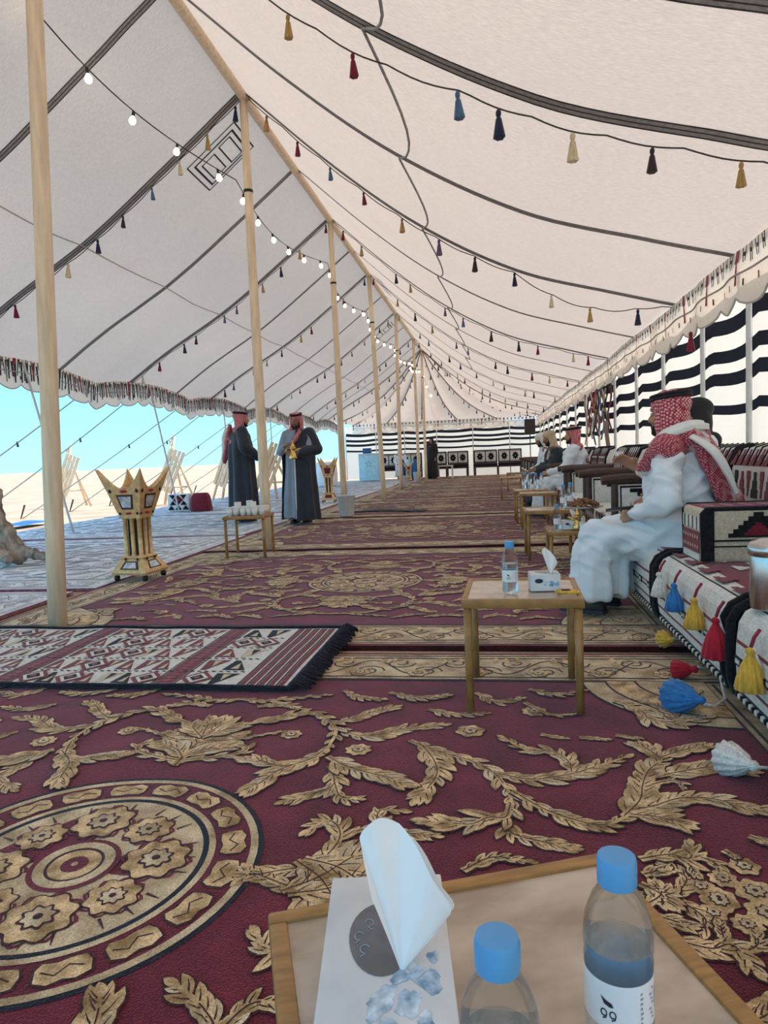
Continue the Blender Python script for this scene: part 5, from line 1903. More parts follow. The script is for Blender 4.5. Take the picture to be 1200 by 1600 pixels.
        _capsule(rb, (0, 0.10, hip_z - 0.03), 0.12, (0, k - 0.06, seat - 0.04), 0.11)
    _capsule(rb, shl * 0.9 + nk * 0.1, 0.080, shr * 0.9 + nk * 0.1, 0.080)
    for sh, eb, hd in ((shl, el, hl), (shr, er, hr)):
        _capsule(rb, sh, 0.080, eb, 0.066)
        _capsule(rb, eb, 0.066, eb.lerp(hd, 0.90), 0.050)
    sd = abs(hash(label)) % 97 if False else len(label)
    def fold(co):
        if pose == 'stand':
            a = math.atan2(co.y, co.x)
            z = co.z
            k = max(0.0, min(1.0, (1.25 - z) / 0.9))
            return 0.020 * k * math.sin(a * 9 + 2.0 * noise.noise(V((a, z * 0.8, sd)))) + 0.007 * noise.noise(V((co.x * 9, co.y * 9, z * 3.0 + sd)))
        low = max(0.0, min(1.0, (seat - co.z) / 0.25))
        a = math.atan2(co.y - knee, co.x)
        d1 = co.z * 0.8 + co.y * 0.6
        d2 = co.z * 0.85 - co.y * 0.35 + co.x * 0.5
        ridge = lambda q: 0.5 - abs(noise.noise(q)) * 2.0
        return 0.020 * low * math.sin(a * 6 + 2.4 * noise.noise(V((a * 1.3, co.z * 1.5, sd)))) + 0.010 * low * ridge(V((a * 3.0, co.z * 1.2, sd + 3))) + \
            0.020 * (1 - 0.6 * low) * ridge(V((co.x * 3.5 + sd, d1 * 10.0, (co.y - co.z) * 3.0))) + 0.015 * (1 - 0.5 * low) * ridge(V((d2 * 15.0, co.y * 4.0, co.x * 4.0 + sd))) + \
            0.004 * noise.noise(V((co.x * 18, co.y * 18, co.z * 18)))
    grow('robe', rb, robe, t, robe_vox, 4, fold)
    # head cloth
    if head:
        hb = MB()
        _ellipsoid(hb, H((0, -0.020, 0.055)), (0.093, 0.113, 0.082), HM)
        for s in (-1, 1):
            _ellipsoid(hb, H((s * 0.074, -0.030, -0.050)), (0.030, 0.062, 0.115), HM)
            if tails:
                _capsule(hb, H((s * 0.085, 0.0, -0.11)), 0.040, nk + V((s * 0.11, 0.095, -0.20)), 0.038, 12, (V((s * 0.4, 1, 0)), 0.55))
        _ellipsoid(hb, H((0, -0.078, -0.05)), (0.085, 0.040, 0.125), HM)
        if scarf_back:
            _capsule(hb, H((0, -0.075, -0.12)), 0.080, nk + V((0, -0.135, -0.20)), 0.105, 14, (V((0, 1, 0)), 0.45))
            _capsule(hb, nk + V((-0.10, -0.06, -0.03)), 0.060, nk + V((0.10, -0.06, -0.03)), 0.060)
        def ff(co):
            return 0.006 * noise.noise(V((co.x * 14, co.y * 14, co.z * 7)))
        grow('head_cloth', hb, head, t, 0.010, 4, ff)
        if agal:
            for k in range(2):
                a = MB()
                a.tube([H((0.086 * math.cos(q), -0.020 + 0.108 * math.sin(q), 0.090 + 0.017 * k - 0.012 * math.sin(q))) for q in [2 * PI * i / 28 for i in range(28)]], 0.0105, 7, closed=True)
                a.build('head_cord', 'agal', t, smooth=True)
    if shoes:
        for an in ft:
            M4 = Matrix.Translation((an.x, an.y + 0.0, 0.012))
            shoe(t, M4)
    t.scale = (tall, tall, tall)
    return t

def shell(parent, name, m, rings, a0, a1, n=48, fold=0.016, seed=0.0, thick=0.012):
    """open cloak: rings of (centre, rx, ry) from bottom to top, angle window a0..a1 (degrees, 90 = ahead)"""
    mb = MB()
    k = len(rings)
    def pt(u, v, off):
        s = v * (k - 1)
        i = min(int(s), k - 2)
        f = s - i
        f = f * f * (3 - 2 * f)
        c = V(rings[i][0]).lerp(V(rings[i + 1][0]), s - i)
        rx = rings[i][1] + (rings[i + 1][1] - rings[i][1]) * f
        ry = rings[i][2] + (rings[i + 1][2] - rings[i][2]) * f
        a = math.radians(a0 + (a1 - a0) * u)
        w = fold * (1 - v * 0.8) * math.sin(a * 8 + 2.2 * noise.noise(V((a * 1.2, v * 2.0, seed)))) + off
        return c + V(((rx + w) * math.cos(a), (ry + w) * math.sin(a), 0))
    mb.grid(lambda u, v: pt(u, v, 0.0), n, 22)
    mb.grid(lambda u, v: pt(1 - u, v, -thick), n, 22)
    for u in (0.0, 1.0):
        mb.grid(lambda s, v: pt(u, v, -thick * s if u == 0 else -thick * (1 - s)), 1, 22)
    return mb.build(name, m, parent, smooth=True)

# --- man in white sitting on the low sofa
MAIN_YAW = math.radians(62)
mw = person('seated man in white robe and red checked headcloth, seen from behind, lifting a cup', (1.03, 4.06, 0.012), MAIN_YAW, 'sit', 1.0, 'thobe_white', 'shemagh', True, 'skin',
            hands=((-0.19, 0.20, 0.615), (0.17, 0.30, 0.86)), head_yaw=-0.30, lean=0.06, vox=0.006, robe_vox=0.009, seat=0.47, knee=0.46, scarf_back=True, tails=False)
sh_ = MB()
_capsule(sh_, (-0.20, 0.02, 0.965), 0.088, (0.20, 0.02, 0.965), 0.088)
_capsule(sh_, (-0.10, -0.05, 1.02), 0.080, (0.10, -0.05, 1.02), 0.080)
_capsule(sh_, (-0.17, 0.08, 0.97), 0.06, (-0.11, 0.17, 0.86), 0.05, 14, (V((0.3, 1, 0)), 0.6))
_capsule(sh_, (-0.06, -0.15, 0.93), 0.115, (0.02, -0.255, 0.66), 0.120, 14, (V((0, 1, 0.2)), 0.42))
_capsule(sh_, (0.10, -0.13, 0.93), 0.10, (0.12, -0.235, 0.66), 0.10, 14, (V((0, 1, 0.2)), 0.42))
def _shawl_fold(co):
    d = co.x * 0.8 + co.z * 0.6
    return 0.010 * noise.noise(V((d * 16, (co.x - co.z) * 3, co.y * 6))) + 0.004 * noise.noise(co * 30)
grow('shawl', sh_, 'shemagh_shawl', mw, 0.009, 4, _shawl_fold)
def ribbon(parent, name, m, pts, wid, nrm, n=30, thick=0.008):
    """soft flat band following pts, wid across, nrm the way its face looks"""
    P = [V(p) for p in catmull(pts, n)]
    mb = MB()
    def at(u, v, off):
        i = min(n, int(round(u * n)))
        a, c = P[max(0, i - 1)], P[min(n, i + 1)]
        t = (c - a).normalized()
        N = V(nrm(P[i])).normalized()
        side = t.cross(N).normalized()
        w = wid * (0.75 + 0.25 * math.sin(PI * u))
        bulge = 0.006 * math.sin(PI * v) + 0.005 * math.sin(v * 9 + u * 4)
        return P[i] + side * (v - 0.5) * w + N * (bulge + off)
    mb.grid(lambda u, v: at(u, v, 0.0), n, 8)
    mb.grid(lambda u, v: at(u, 1 - v, -thick), n, 8)
    return mb.build(name, m, parent, smooth=True)
ribbon(mw, 'shawl_edge', 'headcloth_white', ((-0.205, 0.105, 0.985), (-0.215, 0.02, 1.045), (-0.135, -0.085, 1.085), (0.0, -0.135, 1.085), (0.13, -0.085, 1.07)), 0.058, lambda p: V((p.x, p.y - 0.02, 0.12)))
ribbon(mw, 'shawl_edge', 'headcloth_white', ((-0.175, -0.095, 1.03), (-0.165, -0.20, 0.95), (-0.135, -0.262, 0.84), (-0.105, -0.30, 0.72)), 0.055, lambda p: V((-0.35, -1, 0.25)))
# the phone and the cup he holds
_c, _s = math.cos(MAIN_YAW), math.sin(MAIN_YAW)
def main_world(x, y, z):
    return (1.03 + x * _c - y * _s, 4.06 + x * _s + y * _c, z + 0.012)
ph = MB()
ph.bbox((0, 0, 0), (0.150, 0.072, 0.010), 0.004)
po = tag(ph.build('phone', 'black_plastic', None, loc=main_world(-0.205, 0.275, 0.640), angle=40), 'black phone held on the knee of the man in white', 'phone')
po.rotation_euler = (0.25, 0.12, MAIN_YAW + 1.9)
paper_cup('white cup raised in the hand of the man in white', main_world(0.135, 0.385, 0.895), 0.85)

# --- second man beside him, almost hidden
person('man almost hidden behind the man in white, only his dark head showing', (1.42, 5.12, 0.012), math.radians(90), 'sit', 1.0, 'thobe_white', 'abaya_black', False, 'skin',
       hands=((-0.14, 0.32, 0.60), (0.14, 0.32, 0.60)), seat=0.485, vox=0.012, robe_vox=0.018, knee=0.42, tails=False)
# --- three men farther along the wall
person('seated man in white robe with red checked headcloth, far along the right wall', (1.18, 10.40, 0.012), math.radians(80), 'sit', 1.0, 'thobe_white', 'shemagh', True, 'skin',
       hands=((-0.14, 0.36, 0.66), (0.14, 0.34, 0.60)), seat=0.49, vox=0.012, robe_vox=0.016, head_yaw=0.2, knee=0.46)
person('seated man in dark vest and tan headcloth leaning forward, far right', (1.12, 12.1, 0.012), math.radians(95), 'sit', 1.0, 'vest_navy', 'headcloth_tan', False, 'skin_dark',
       hands=((-0.12, 0.40, 0.66), (0.12, 0.40, 0.66)), seat=0.49, lean=0.25, vox=0.014, robe_vox=0.018, head_pitch=-0.3)
person('seated man in white with white turban, bending forward far down the right wall', (1.16, 13.6, 0.012), math.radians(96), 'sit', 1.0, 'thobe_white', 'headcloth_white', False, 'skin_dark',
       hands=((-0.12, 0.42, 0.60), (0.12, 0.42, 0.60)), seat=0.49, lean=0.40, vox=0.014, robe_vox=0.018, head_pitch=-0.4, tails=False, scarf_back=False)

# --- standing man holding the coffee pot, facing the camera
m2 = person('standing man in dark cloak and red headcloth holding a golden coffee pot', (-2.97, 10.40, 0.012), math.radians(172), 'stand', 0.985, 'thobe_grey', 'shemagh', True, 'skin_dark',
            hands=((-0.06, 0.30, 1.14), (0.10, 0.28, 1.22)), vox=0.008, robe_vox=0.013, head_yaw=0.05, head_pitch=-0.1)
shell(m2, 'cloak', 'bisht_navy', [((0, 0.01, 0.07), 0.31, 0.25), ((0, 0.01, 0.40), 0.29, 0.235), ((0, 0.0, 0.85), 0.26, 0.215), ((0, 0, 1.15), 0.265, 0.205), ((0, 0.0, 1.34), 0.255, 0.17), ((0, 0, 1.45), 0.19, 0.12), ((0, 0, 1.485), 0.12, 0.09)],
      97, 372, 56, 0.018, 1.0)
lp = MB()
_capsule(lp, (-0.20, 0.0, 1.42), 0.095, (-0.29, -0.03, 1.17), 0.105)
_capsule(lp, (-0.29, -0.03, 1.17), 0.105, (-0.15, 0.20, 1.12), 0.085)
grow('cloak_sleeve', lp, 'bisht_navy', m2, 0.014, 4, lambda co: 0.008 * noise.noise(co * 12))
lp = MB()
_capsule(lp, (0.08, 0.16, 0.12), 0.085, (0.06, 0.17, 1.0), 0.05, 14, (V((0, 1, 0)), 0.4))
tr = MB()
tr.tube([(-0.035, 0.262, 0.10), (-0.035, 0.250, 0.45), (-0.03, 0.228, 0.85), (-0.03, 0.216, 1.10)], 0.010, 6)
tr.build('cloak_trim', 'headcloth_white', m2, smooth=True)
sc = MB()
sc.tube([(-0.10, 0.12, 1.46), (-0.05, 0.205, 1.32), (0.02, 0.225, 1.22)], [0.03, 0.032, 0.02], 8)
sc.build('scarf_end', 'shemagh', m2, smooth=True)
coffee_pot('golden coffee pot held by the standing man', (-2.955, 10.055, 1.02), 0.3, 1.15)

# --- standing man seen from behind
m1 = person('standing man in dark cloak with red and white scarf, turned away to the right', (-4.10, 10.95, 0.012), math.radians(-62), 'stand', 1.05, 'bisht_navy', 'shemagh', True, 'skin',
            hands=((-0.05, 0.26, 1.02), (0.10, 0.25, 1.00)), vox=0.009, robe_vox=0.013, head_yaw=-0.1)
shell(m1, 'cloak', 'bisht_navy', [((0, 0.0, 0.10), 0.30, 0.25), ((0, 0.0, 0.40), 0.285, 0.235), ((0, 0.0, 0.85), 0.25, 0.215), ((0, 0, 1.15), 0.245, 0.205), ((0, 0.0, 1.34), 0.24, 0.165), ((0, 0, 1.45), 0.18, 0.12), ((0, 0, 1.485), 0.12, 0.09)],
      125, 415, 56, 0.020, 4.0)
lp = MB()
_capsule(lp, (0.20, 0.0, 1.42), 0.095, (0.27, 0.02, 1.17), 0.10)
_capsule(lp, (0.27, 0.02, 1.17), 0.10, (0.14, 0.22, 1.03), 0.075)
grow('cloak_sleeve', lp, 'bisht_navy', m1, 0.014, 4, lambda co: 0.008 * noise.noise(co * 12))
sc = MB()
_capsule(sc, (-0.10, -0.15, 1.46), 0.10, (-0.17, -0.235, 1.02), 0.095, 14, (V((0.3, 1, 0)), 0.42))
_capsule(sc, (-0.20, -0.05, 1.44), 0.08, (-0.23, -0.13, 1.1), 0.07, 14, (V((1, 0.3, 0)), 0.5))
grow('scarf', sc, 'shemagh_shawl', m1, 0.012, 4, lambda co: 0.008 * noise.noise(co * 14))
sw = MB()
sw.tube([V(p) for p in ((-0.02, -0.20, 1.48), (-0.10, -0.245, 1.34), (-0.22, -0.235, 1.15), (-0.23, -0.26, 0.98))], [0.03, 0.036, 0.04, 0.03], 8)
sw.build('scarf_edge', 'headcloth_white', m1, smooth=True)

# --- far figures by the end wall
person('figure in black standing by the end wall, behind the farthest poles', (-2.42, 27.9, 0.012), math.radians(150), 'stand', 0.97, 'abaya_black', 'abaya_black', False, 'skin',
       vox=0.016, robe_vox=0.022, beard=False, shoes=True)
person('seated person in pale blue robe left of the figure in black, far end', (-3.95, 29.6, 0.012), math.radians(190), 'sit', 1.0, 'thobe_white', 'headcloth_tan', False, 'skin_dark',
       vox=0.016, robe_vox=0.022, seat=0.5, hands=((-0.14, 0.34, 0.62), (0.14, 0.34, 0.62)))
# ------------------------------------------------------------------ tassel strings under the roof seams
TM = ['tassel_purple', 'tassel_gold', 'tassel_maroon', 'tassel_blue', 'tassel_navy', 'tassel_cream', 'tassel_brown', 'tassel_gold', 'tassel_maroon', 'tassel_navy']
def small_tassel(m):
    mb = MB()
    mb.lathe([(0.003, 0.0), (0.010, -0.006), (0.013, -0.016), (0.012, -0.034), (0.008, -0.040), (0.014, -0.050), (0.021, -0.095), (0.029, -0.145), (0.026, -0.150), (0.010, -0.146)], n=12, flute=0.12, nf=6)
    return mb.mesh('tassel', [m], True)
TMESH = {m: small_tassel(m) for m in set(TM)}

def tassel_string(label, P, n, phase, fixed=None, droop=None):
    """P(t), t 0..1: the line the cord follows"""
    t = thing('tassel_string', label, 'tassels', (0, 0, 0), 0, 'tassel strings under the roof')
    c = MB()
    def cord(s):
        p = P(s)
        k = (s * n) % 1.0
        d = 0.0
        if droop and droop[0] < s < droop[1]:
            d = droop[2] * math.sin(PI * (s - droop[0]) / (droop[1] - droop[0]))
        return p + V((0, 0, -0.022 - 0.02 * math.sin(PI * k) - d))
    c.tube([cord(i / (n * 6)) for i in range(n * 6 + 1)], 0.005, 5)
    c.build('cord', 'rope_dark', t, smooth=True)
    for i in range(len(fixed) if fixed else n):
        if fixed:
            s, m = fixed[i][0], 'tassel_' + fixed[i][1]
        else:
            s = (i + 0.4 + 0.22 * math.sin(i * 2.7 + phase)) / n
            m = TM[(i * 3 + int(phase * 7)) % len(TM)]
        o = link('tassel', TMESH[m], t, cord(s) + V((0, 0, -0.004)))
        o.rotation_euler = (0.06 * math.sin(i * 1.9), 0.06 * math.cos(i * 2.3), i)
        sc = 1.0 + 0.12 * math.sin(i * 5.1 + phase)
        o.scale = (sc, sc, sc)
    return t
_o = ['nearest the camera', 'second from the camera', 'third from the camera', 'fourth from the camera', 'fifth from the camera', 'sixth from the camera', 'last before the hip']
FIX_R = {0: [(0.246, 'purple'), (0.326, 'gold'), (0.41, 'maroon'), (0.544, 'blue'), (0.595, 'navy'), (0.686, 'cream'), (0.781, 'brown'), (0.884, 'gold')],
         1: [(0.053, 'gold'), (0.127, 'maroon'), (0.205, 'blue'), (0.285, 'maroon'), (0.376, 'gold'), (0.463, 'purple'), (0.547, 'brown'), (0.638, 'navy'), (0.722, 'cream'), (0.809, 'gold'), (0.916, 'navy')]}
FIX_L = {1: [(0.029, 'navy'), (0.12, 'gold'), (0.211, 'cream'), (0.303, 'blue'), (0.401, 'brown'), (0.489, 'navy'), (0.592, 'cream'), (0.783, 'maroon'), (0.9, 'navy')]}
DROOP = {0: (0.12, 0.56, 0.08), 1: (0.64, 0.97, 0.17)}
for i, y in enumerate(POLE_Y):
    yy = y + (0.16 if i == 0 else 0.05)
    tassel_string('cord of coloured tassels under the right roof slope, ' + _o[i], lambda t, yy=yy: roof_r(t, yy), 11, i * 1.3 + 0.1, FIX_R.get(i), DROOP.get(i))
    if i > 0:
        tassel_string('cord of coloured tassels under the left roof slope, ' + _o[i].replace('nearest the camera', 'first').replace('second from', 'nearest to').replace('third', 'second').replace('fourth', 'third').replace('fifth', 'fourth').replace('sixth', 'fifth'),
                      lambda t, yy=yy: roof_l(t, yy), 10, i * 1.7 + 0.6, FIX_L.get(i))
for k in range(1, len(fan) - 1):
    tassel_string('cord of tassels on the hip end roof, %s from the right' % ordinal(k - 1), lambda t, k=k: hip(k, 0.0, 0.08 + 0.88 * t) + V((0, -0.03, -0.02)), 9, k * 0.9)

# lone red tassel hanging from the valance on the right
lt = link('hanging_tassel', TMESH['tassel_maroon'], bpy.data.objects['trim_1'], (EX_R - 0.06, 6.95, 2.04))
lt.scale = (1.3, 1.3, 1.2)
lt['label'] = 'single dark red tassel'

# ------------------------------------------------------------------ slack cable along the right slope
def cable_pts():
    pts = []
    ys = [y for y in SEAMS if 1.0 < y < 22]
    for a, b in zip(ys, ys[1:]):
        for i in range(8):
            f = i / 8
            y = a + (b - a) * f
            tt = 0.435 + 0.030 * math.sin(PI * f) + 0.012 * math.sin(a * 3)
            p = roof_r(tt, y)
            pts.append(p + V((0, 0, -0.03 - 0.05 * math.sin(PI * f))))
    return pts
cbm = MB()
cbm.tube(cable_pts(), 0.009, 6)
tag(cbm.build('slack_cable', 'seam_grey', smooth=True), 'thin grey cable drooping lengthwise under the right roof slope', 'cable')

# ------------------------------------------------------------------ string of bulbs from pole to pole
lights = thing('string_lights', 'string of glowing globe bulbs slung from pole to pole under the ridge', 'string lights')
anchors = [V((-3.6, 2.6, 4.62)), V((-3.30, 4.15, 4.66)), V((-2.70, 7.55, 4.10)), V((-2.68, 11.8, 4.32)), V((-2.68, 15.5, 4.22)), V((-2.68, 19.8, 4.15)), V((-2.68, 24.2, 4.25)), V((-2.66, 27.0, 4.3)), V((-2.2, YB - 0.15, 2.6))]
wire, spots = [], []
for a, b in zip(anchors, anchors[1:]):
    N = 24
    bx = -0.18 if b is not anchors[-1] else 0.0
    for i in range(N):
        f = i / N
        p = a.lerp(b, f) + V((bx * math.sin(PI * f), 0, -0.12 * math.sin(PI * f)))
        wire.append(p)
    nb = 6 if (b - a).length > 2 else 3
    for i in range(nb):
        f = (i + 0.5) / nb
        spots.append(a.lerp(b, f) + V((bx * math.sin(PI * f), 0, -0.12 * math.sin(PI * f))))
w_ = MB()
w_.tube(wire, 0.006, 5)
w_.build('wire', 'black_plastic', lights, smooth=True)
bs_ = MB()
bs_.lathe([(0.001, 0.0), (0.014, -0.002), (0.015, -0.045), (0.010, -0.048)], n=10)
sock_me = bs_.mesh('socket', ['black_plastic'], True)
bl_ = MB()
bl_.lathe([(0.011, -0.044), (0.014, -0.052), (0.026, -0.068), (0.031, -0.088), (0.026, -0.108), (0.012, -0.119), (0.001, -0.121)], n=14)
bulb_me = bl_.mesh('bulb', ['bulb_glow'], True)
for p in spots:
    s_ = link('socket', sock_me, lights, p)
    s_.rotation_euler = (random.uniform(-0.25, 0.25), random.uniform(-0.35, 0.2), 0)
    link('bulb', bulb_me, s_)
# ------------------------------------------------------------------ golden incense burners
def incense_burner(label, loc, rz, s=1.0, pane='mirror_pane', tall=1.0):
    t = thing('incense_burner', label, 'incense burner', loc, rz, 'golden incense burners')
    XY = 0.66
    def sq(hw, z):
        hw = hw * XY
        return [V((sx * hw * s, sy * hw * s, z * s * tall)) for sx, sy in ((-1, -1), (1, -1), (1, 1), (-1, 1))]
    b = MB()
    b.loft([sq(0.255, 0.055), sq(0.262, 0.075), sq(0.255, 0.09), sq(0.165, 0.185), sq(0.172, 0.200), sq(0.150, 0.215)])
    base = b.build('base', 'gold_paint', t)
    b = MB()
    b.loft([sq(0.085, 0.20), sq(0.085, 0.555)])
    b.build('core', 'dark_wood', t)
    for sx in (-1, 0, 1):
        for sy in (-1, 0, 1):
            if sx == 0 and sy == 0:
                continue
            c = MB()
            x, y = sx * 0.108 * XY * s, sy * 0.108 * XY * s
            c.tube([(x, y, 0.20 * s * tall), (x, y, 0.22 * s * tall), (x, y, 0.225 * s * tall), (x, y, 0.53 * s * tall), (x, y, 0.535 * s * tall), (x, y, 0.56 * s * tall)],
                   [0.026 * s, 0.026 * s, 0.020 * s, 0.020 * s, 0.026 * s, 0.026 * s], 10)
            c.build('column', 'gold_paint', t, smooth=True)
    b = MB()
    b.loft([sq(0.150, 0.545), sq(0.155, 0.575), sq(0.172, 0.60), sq(0.255, 0.80)])
    b.loft([sq(0.11, 0.79), sq(0.235, 0.81)])
    bowl = b.build('bowl', 'gold_paint', t)
    # crown: four concave walls rising to horns at the corners
    cr = MB()
    for k in range(4):
        M3 = Matrix.Rotation(k * PI / 2, 3, 'Z')
        n = 14
        outer, inner = [], []
        for i in range(n + 1):
            u = 2 * i / n - 1
            top = 0.805 + 0.175 * abs(u) ** 2.4
            hw0, hw1 = 0.255, 0.255 + (top - 0.80) * 0.46
            outer.append((V((u * hw0, -hw0, 0.795)), V((u * hw1, -hw1, top)), V((u * (hw1 - 0.03), -(hw1 - 0.03), top)), V((u * (hw0 - 0.03), -(hw0 - 0.03), 0.795))))
        vs = [M3 @ V((p.x * XY * s, p.y * XY * s, p.z * s * tall)) for q in outer for p in q]
        fs = []
        for i in range(n):
            for j in range(4):
                a, c_ = i * 4 + j, i * 4 + (j + 1) % 4
                fs.append((a, a + 4, c_ + 4, c_))
        cr.add(vs, fs)
    cr.build('crown', 'gold_paint', t)
    # framed mirror panes and coloured jewels on every face
    for k in range(4):
        M3 = Matrix.Rotation(k * PI / 2, 3, 'Z')
        for (z0, h0, w0, z1, h1, w1, par) in ((0.105, 0.2415, 0.14, 0.170, 0.180, 0.095, base), (0.625, 0.1835, 0.085, 0.755, 0.2365, 0.125, bowl)):
            for grow_, m, off in ((1.0, 'dark_wood', 0.004), (0.74, pane, 0.008)):
                zc = (z0 + z1) / 2
                p = MB()
                q0, q1 = zc + (z0 - zc) * grow_, zc + (z1 - zc) * grow_
                def hy(z):
                    return h0 + (h1 - h0) * (z - z0) / (z1 - z0)
                P = [V((-w0 * grow_, -(hy(q0) + off), q0)), V((w0 * grow_, -(hy(q0) + off), q0)), V((w1 * grow_, -(hy(q1) + off), q1)), V((-w1 * grow_, -(hy(q1) + off), q1))]
                Q = [v + V((0, 0.010, 0)) for v in P]
                vs = [M3 @ V((v.x * XY * s, v.y * XY * s, v.z * s * tall)) for v in P + Q]
                p.add(vs, [(0, 1, 2, 3), (7, 6, 5, 4), (0, 4, 5, 1), (1, 5, 6, 2), (2, 6, 7, 3), (3, 7, 4, 0)])
                p.build('pane_frame' if m == 'dark_wood' else 'mirror_pane', m, par)
        def jewel(x, y, z, rx, rz_, m, name):
            p = MB()
            _ellipsoid(p, M3 @ V((x * XY * s, y * XY * s, z * s * tall)), (rx * XY * s, 0.008 * s, rz_ * s), M3, 12, 8)
            p.build(name, m, bowl, smooth=True)
        jewel(0, -0.252, 0.785, 0.055, 0.014, 'crimson_wool', 'jewel')
        jewel(0, -0.171, 0.590, 0.045, 0.010, 'crimson_wool', 'jewel')
        for sx in (-1, 1):
            jewel(sx * 0.20, -0.254, 0.79, 0.020, 0.020, 'black_plastic', 'stud')
            jewel(sx * 0.13, -0.168, 0.590, 0.015, 0.015, 'black_plastic', 'stud')
            jewel(sx * 0.09, -0.180, 0.188, 0.014, 0.014, 'black_plastic', 'stud')
    for sx in (-1, 1):
        for sy in (-1, 1):
            w = MB()
            w.tube([(sx * 0.14 * s - 0.012, sy * 0.14 * s, 0.027 * s), (sx * 0.14 * s + 0.012, sy * 0.14 * s, 0.027 * s)], 0.027 * s, 12)
            w.tube([(sx * 0.14 * s, sy * 0.14 * s, 0.03 * s), (sx * 0.14 * s, sy * 0.14 * s, 0.06 * s * tall)], 0.010 * s, 6)
            w.build('castor', 'black_plastic', t, smooth=True)
    return t
incense_burner('tall golden incense burner with mirror panes and four horns, left of the pole', (-3.13, 5.68, Z0), math.radians(-6), 1.0)
incense_burner('golden incense burner with maroon panes beyond the standing men', (-3.72, 15.4, Z0), math.radians(5), 0.95, 'maroon_wool', 1.1)
incense_burner('tiny golden incense burner far off by the blue bottles', (-3.25, 26.6, Z0), 0.3, 0.72, 'crimson_wool', 1.0)

# ------------------------------------------------------------------ buckets
def bucket(label, loc, s=1.0):
    t = thing('bucket', label, 'bucket', loc, 0.4, 'pale plastic buckets')
    b = MB()
    b.lathe([(r * s, z * s) for r, z in ((0.001, 0.0), (0.118, 0.0), (0.124, 0.01), (0.152, 0.34), (0.160, 0.345), (0.160, 0.36), (0.147, 0.36), (0.118, 0.015), (0.001, 0.014))], n=28)
    b.build('pail', 'plastic_pale', t, smooth=True)
    b = MB()
    b.tube([V((0.158 * math.cos(a), 0.05 * math.sin(a), 0.335 - 0.11 * math.sin(a))) * s for a in [PI * i / 14 for i in range(15)]], 0.004 * s, 6)
    b.build('bail', 'steel', t, smooth=True)
    return t
bucket('pale plastic bucket at the foot of the third tent pole', (-2.50, 11.55, Z0))
bucket('pale plastic bucket far back, left of the fifth pole', (-2.83, 21.9, Z0), 0.95)
bucket('small pale bucket beside the farthest pole', (-2.80, 25.6, Z0), 1.0)

# thin dark strip with raised folds, laid past the bucket
cl = MB()
cl.grid(lambda u, v: (-2.55 + 1.35 * u, 12.25 + 0.35 * v + 0.15 * math.sin(u * 5), 0.016 + 0.025 * abs(noise.noise(V((u * 5, v * 2, 1))))), 30, 6)
tag(cl.build('dark_strip', 'navy_pile', smooth=True), 'crumpled dark strip on the carpet right of the bucket', 'cloth')

# ------------------------------------------------------------------ woven bag, maroon bag, blue mat, driftwood
bg = thing('woven_bag', 'white woven cushion bag with a black and red star, on the open side', 'bag', (-6.68, 14.0, Z0), 0.05)
b = MB()
b.bbox((0, 0, 0.19), (0.50, 0.22, 0.38), 0.05, seg=3)
bb_ = b.build('body', 'white_wool', bg, angle=50)
k = MB()
o_ = (-0.22, -0.1105, 0.02)
k.prism(mv(diamond(0.24, 0.22), 0.22, 0.23), o_, (1, 0, 0), (0, 0, 1), 0.003, 2)
k.prism(mv(diamond(0.17, 0.15), 0.22, 0.23), o_, (1, 0, 0), (0, 0, 1), 0.005, 0)
k.prism(mv(diamond(0.09, 0.08), 0.22, 0.23), o_, (1, 0, 0), (0, 0, 1), 0.007, 2)
for x, y, f in ((0.10, 0.34, -1), (0.34, 0.34, -1), (0.10, 0.12, 1), (0.34, 0.12, 1), (0.22, 0.02, 1), (0.06, 0.02, 1), (0.38, 0.02, 1)):
    k.prism(mv(steps_tri(0.13, 0.085, 3), x, y, f), o_, (1, 0, 0), (0, 0, 1), 0.003, 0)
stuff(k.build('woven_motif', WM, bb_))
b = MB()
b.loft([[V((x * w, y * d, z)) for x, y in ((-1, -0.7), (-0.7, -1), (0.7, -1), (1, -0.7), (1, 0.7), (0.7, 1), (-0.7, 1), (-1, 0.7))] for z, w, d in ((0, 0.20, 0.13), (0.02, 0.215, 0.14), (0.30, 0.18, 0.12), (0.37, 0.15, 0.09), (0.385, 0.12, 0.06))])
tag(b.build('maroon_bag', 'maroon_wool', None, loc=(-6.18, 13.95, Z0), angle=50), 'dark maroon bag standing beside the white woven bag', 'bag')
b = MB()
b.grid(lambda u, v: (-9.0 + 0.5 * u, 11.3 + 1.0 * v, 0.03 + 0.05 * math.sin(PI * u) * math.sin(PI * v) + 0.008 * noise.noise(V((u * 4, v * 4, 0)))), 14, 14)
tag(b.build('blue_mat', 'plastic_blue', smooth=True), 'blue folded mat on the ground at the far left', 'mat')

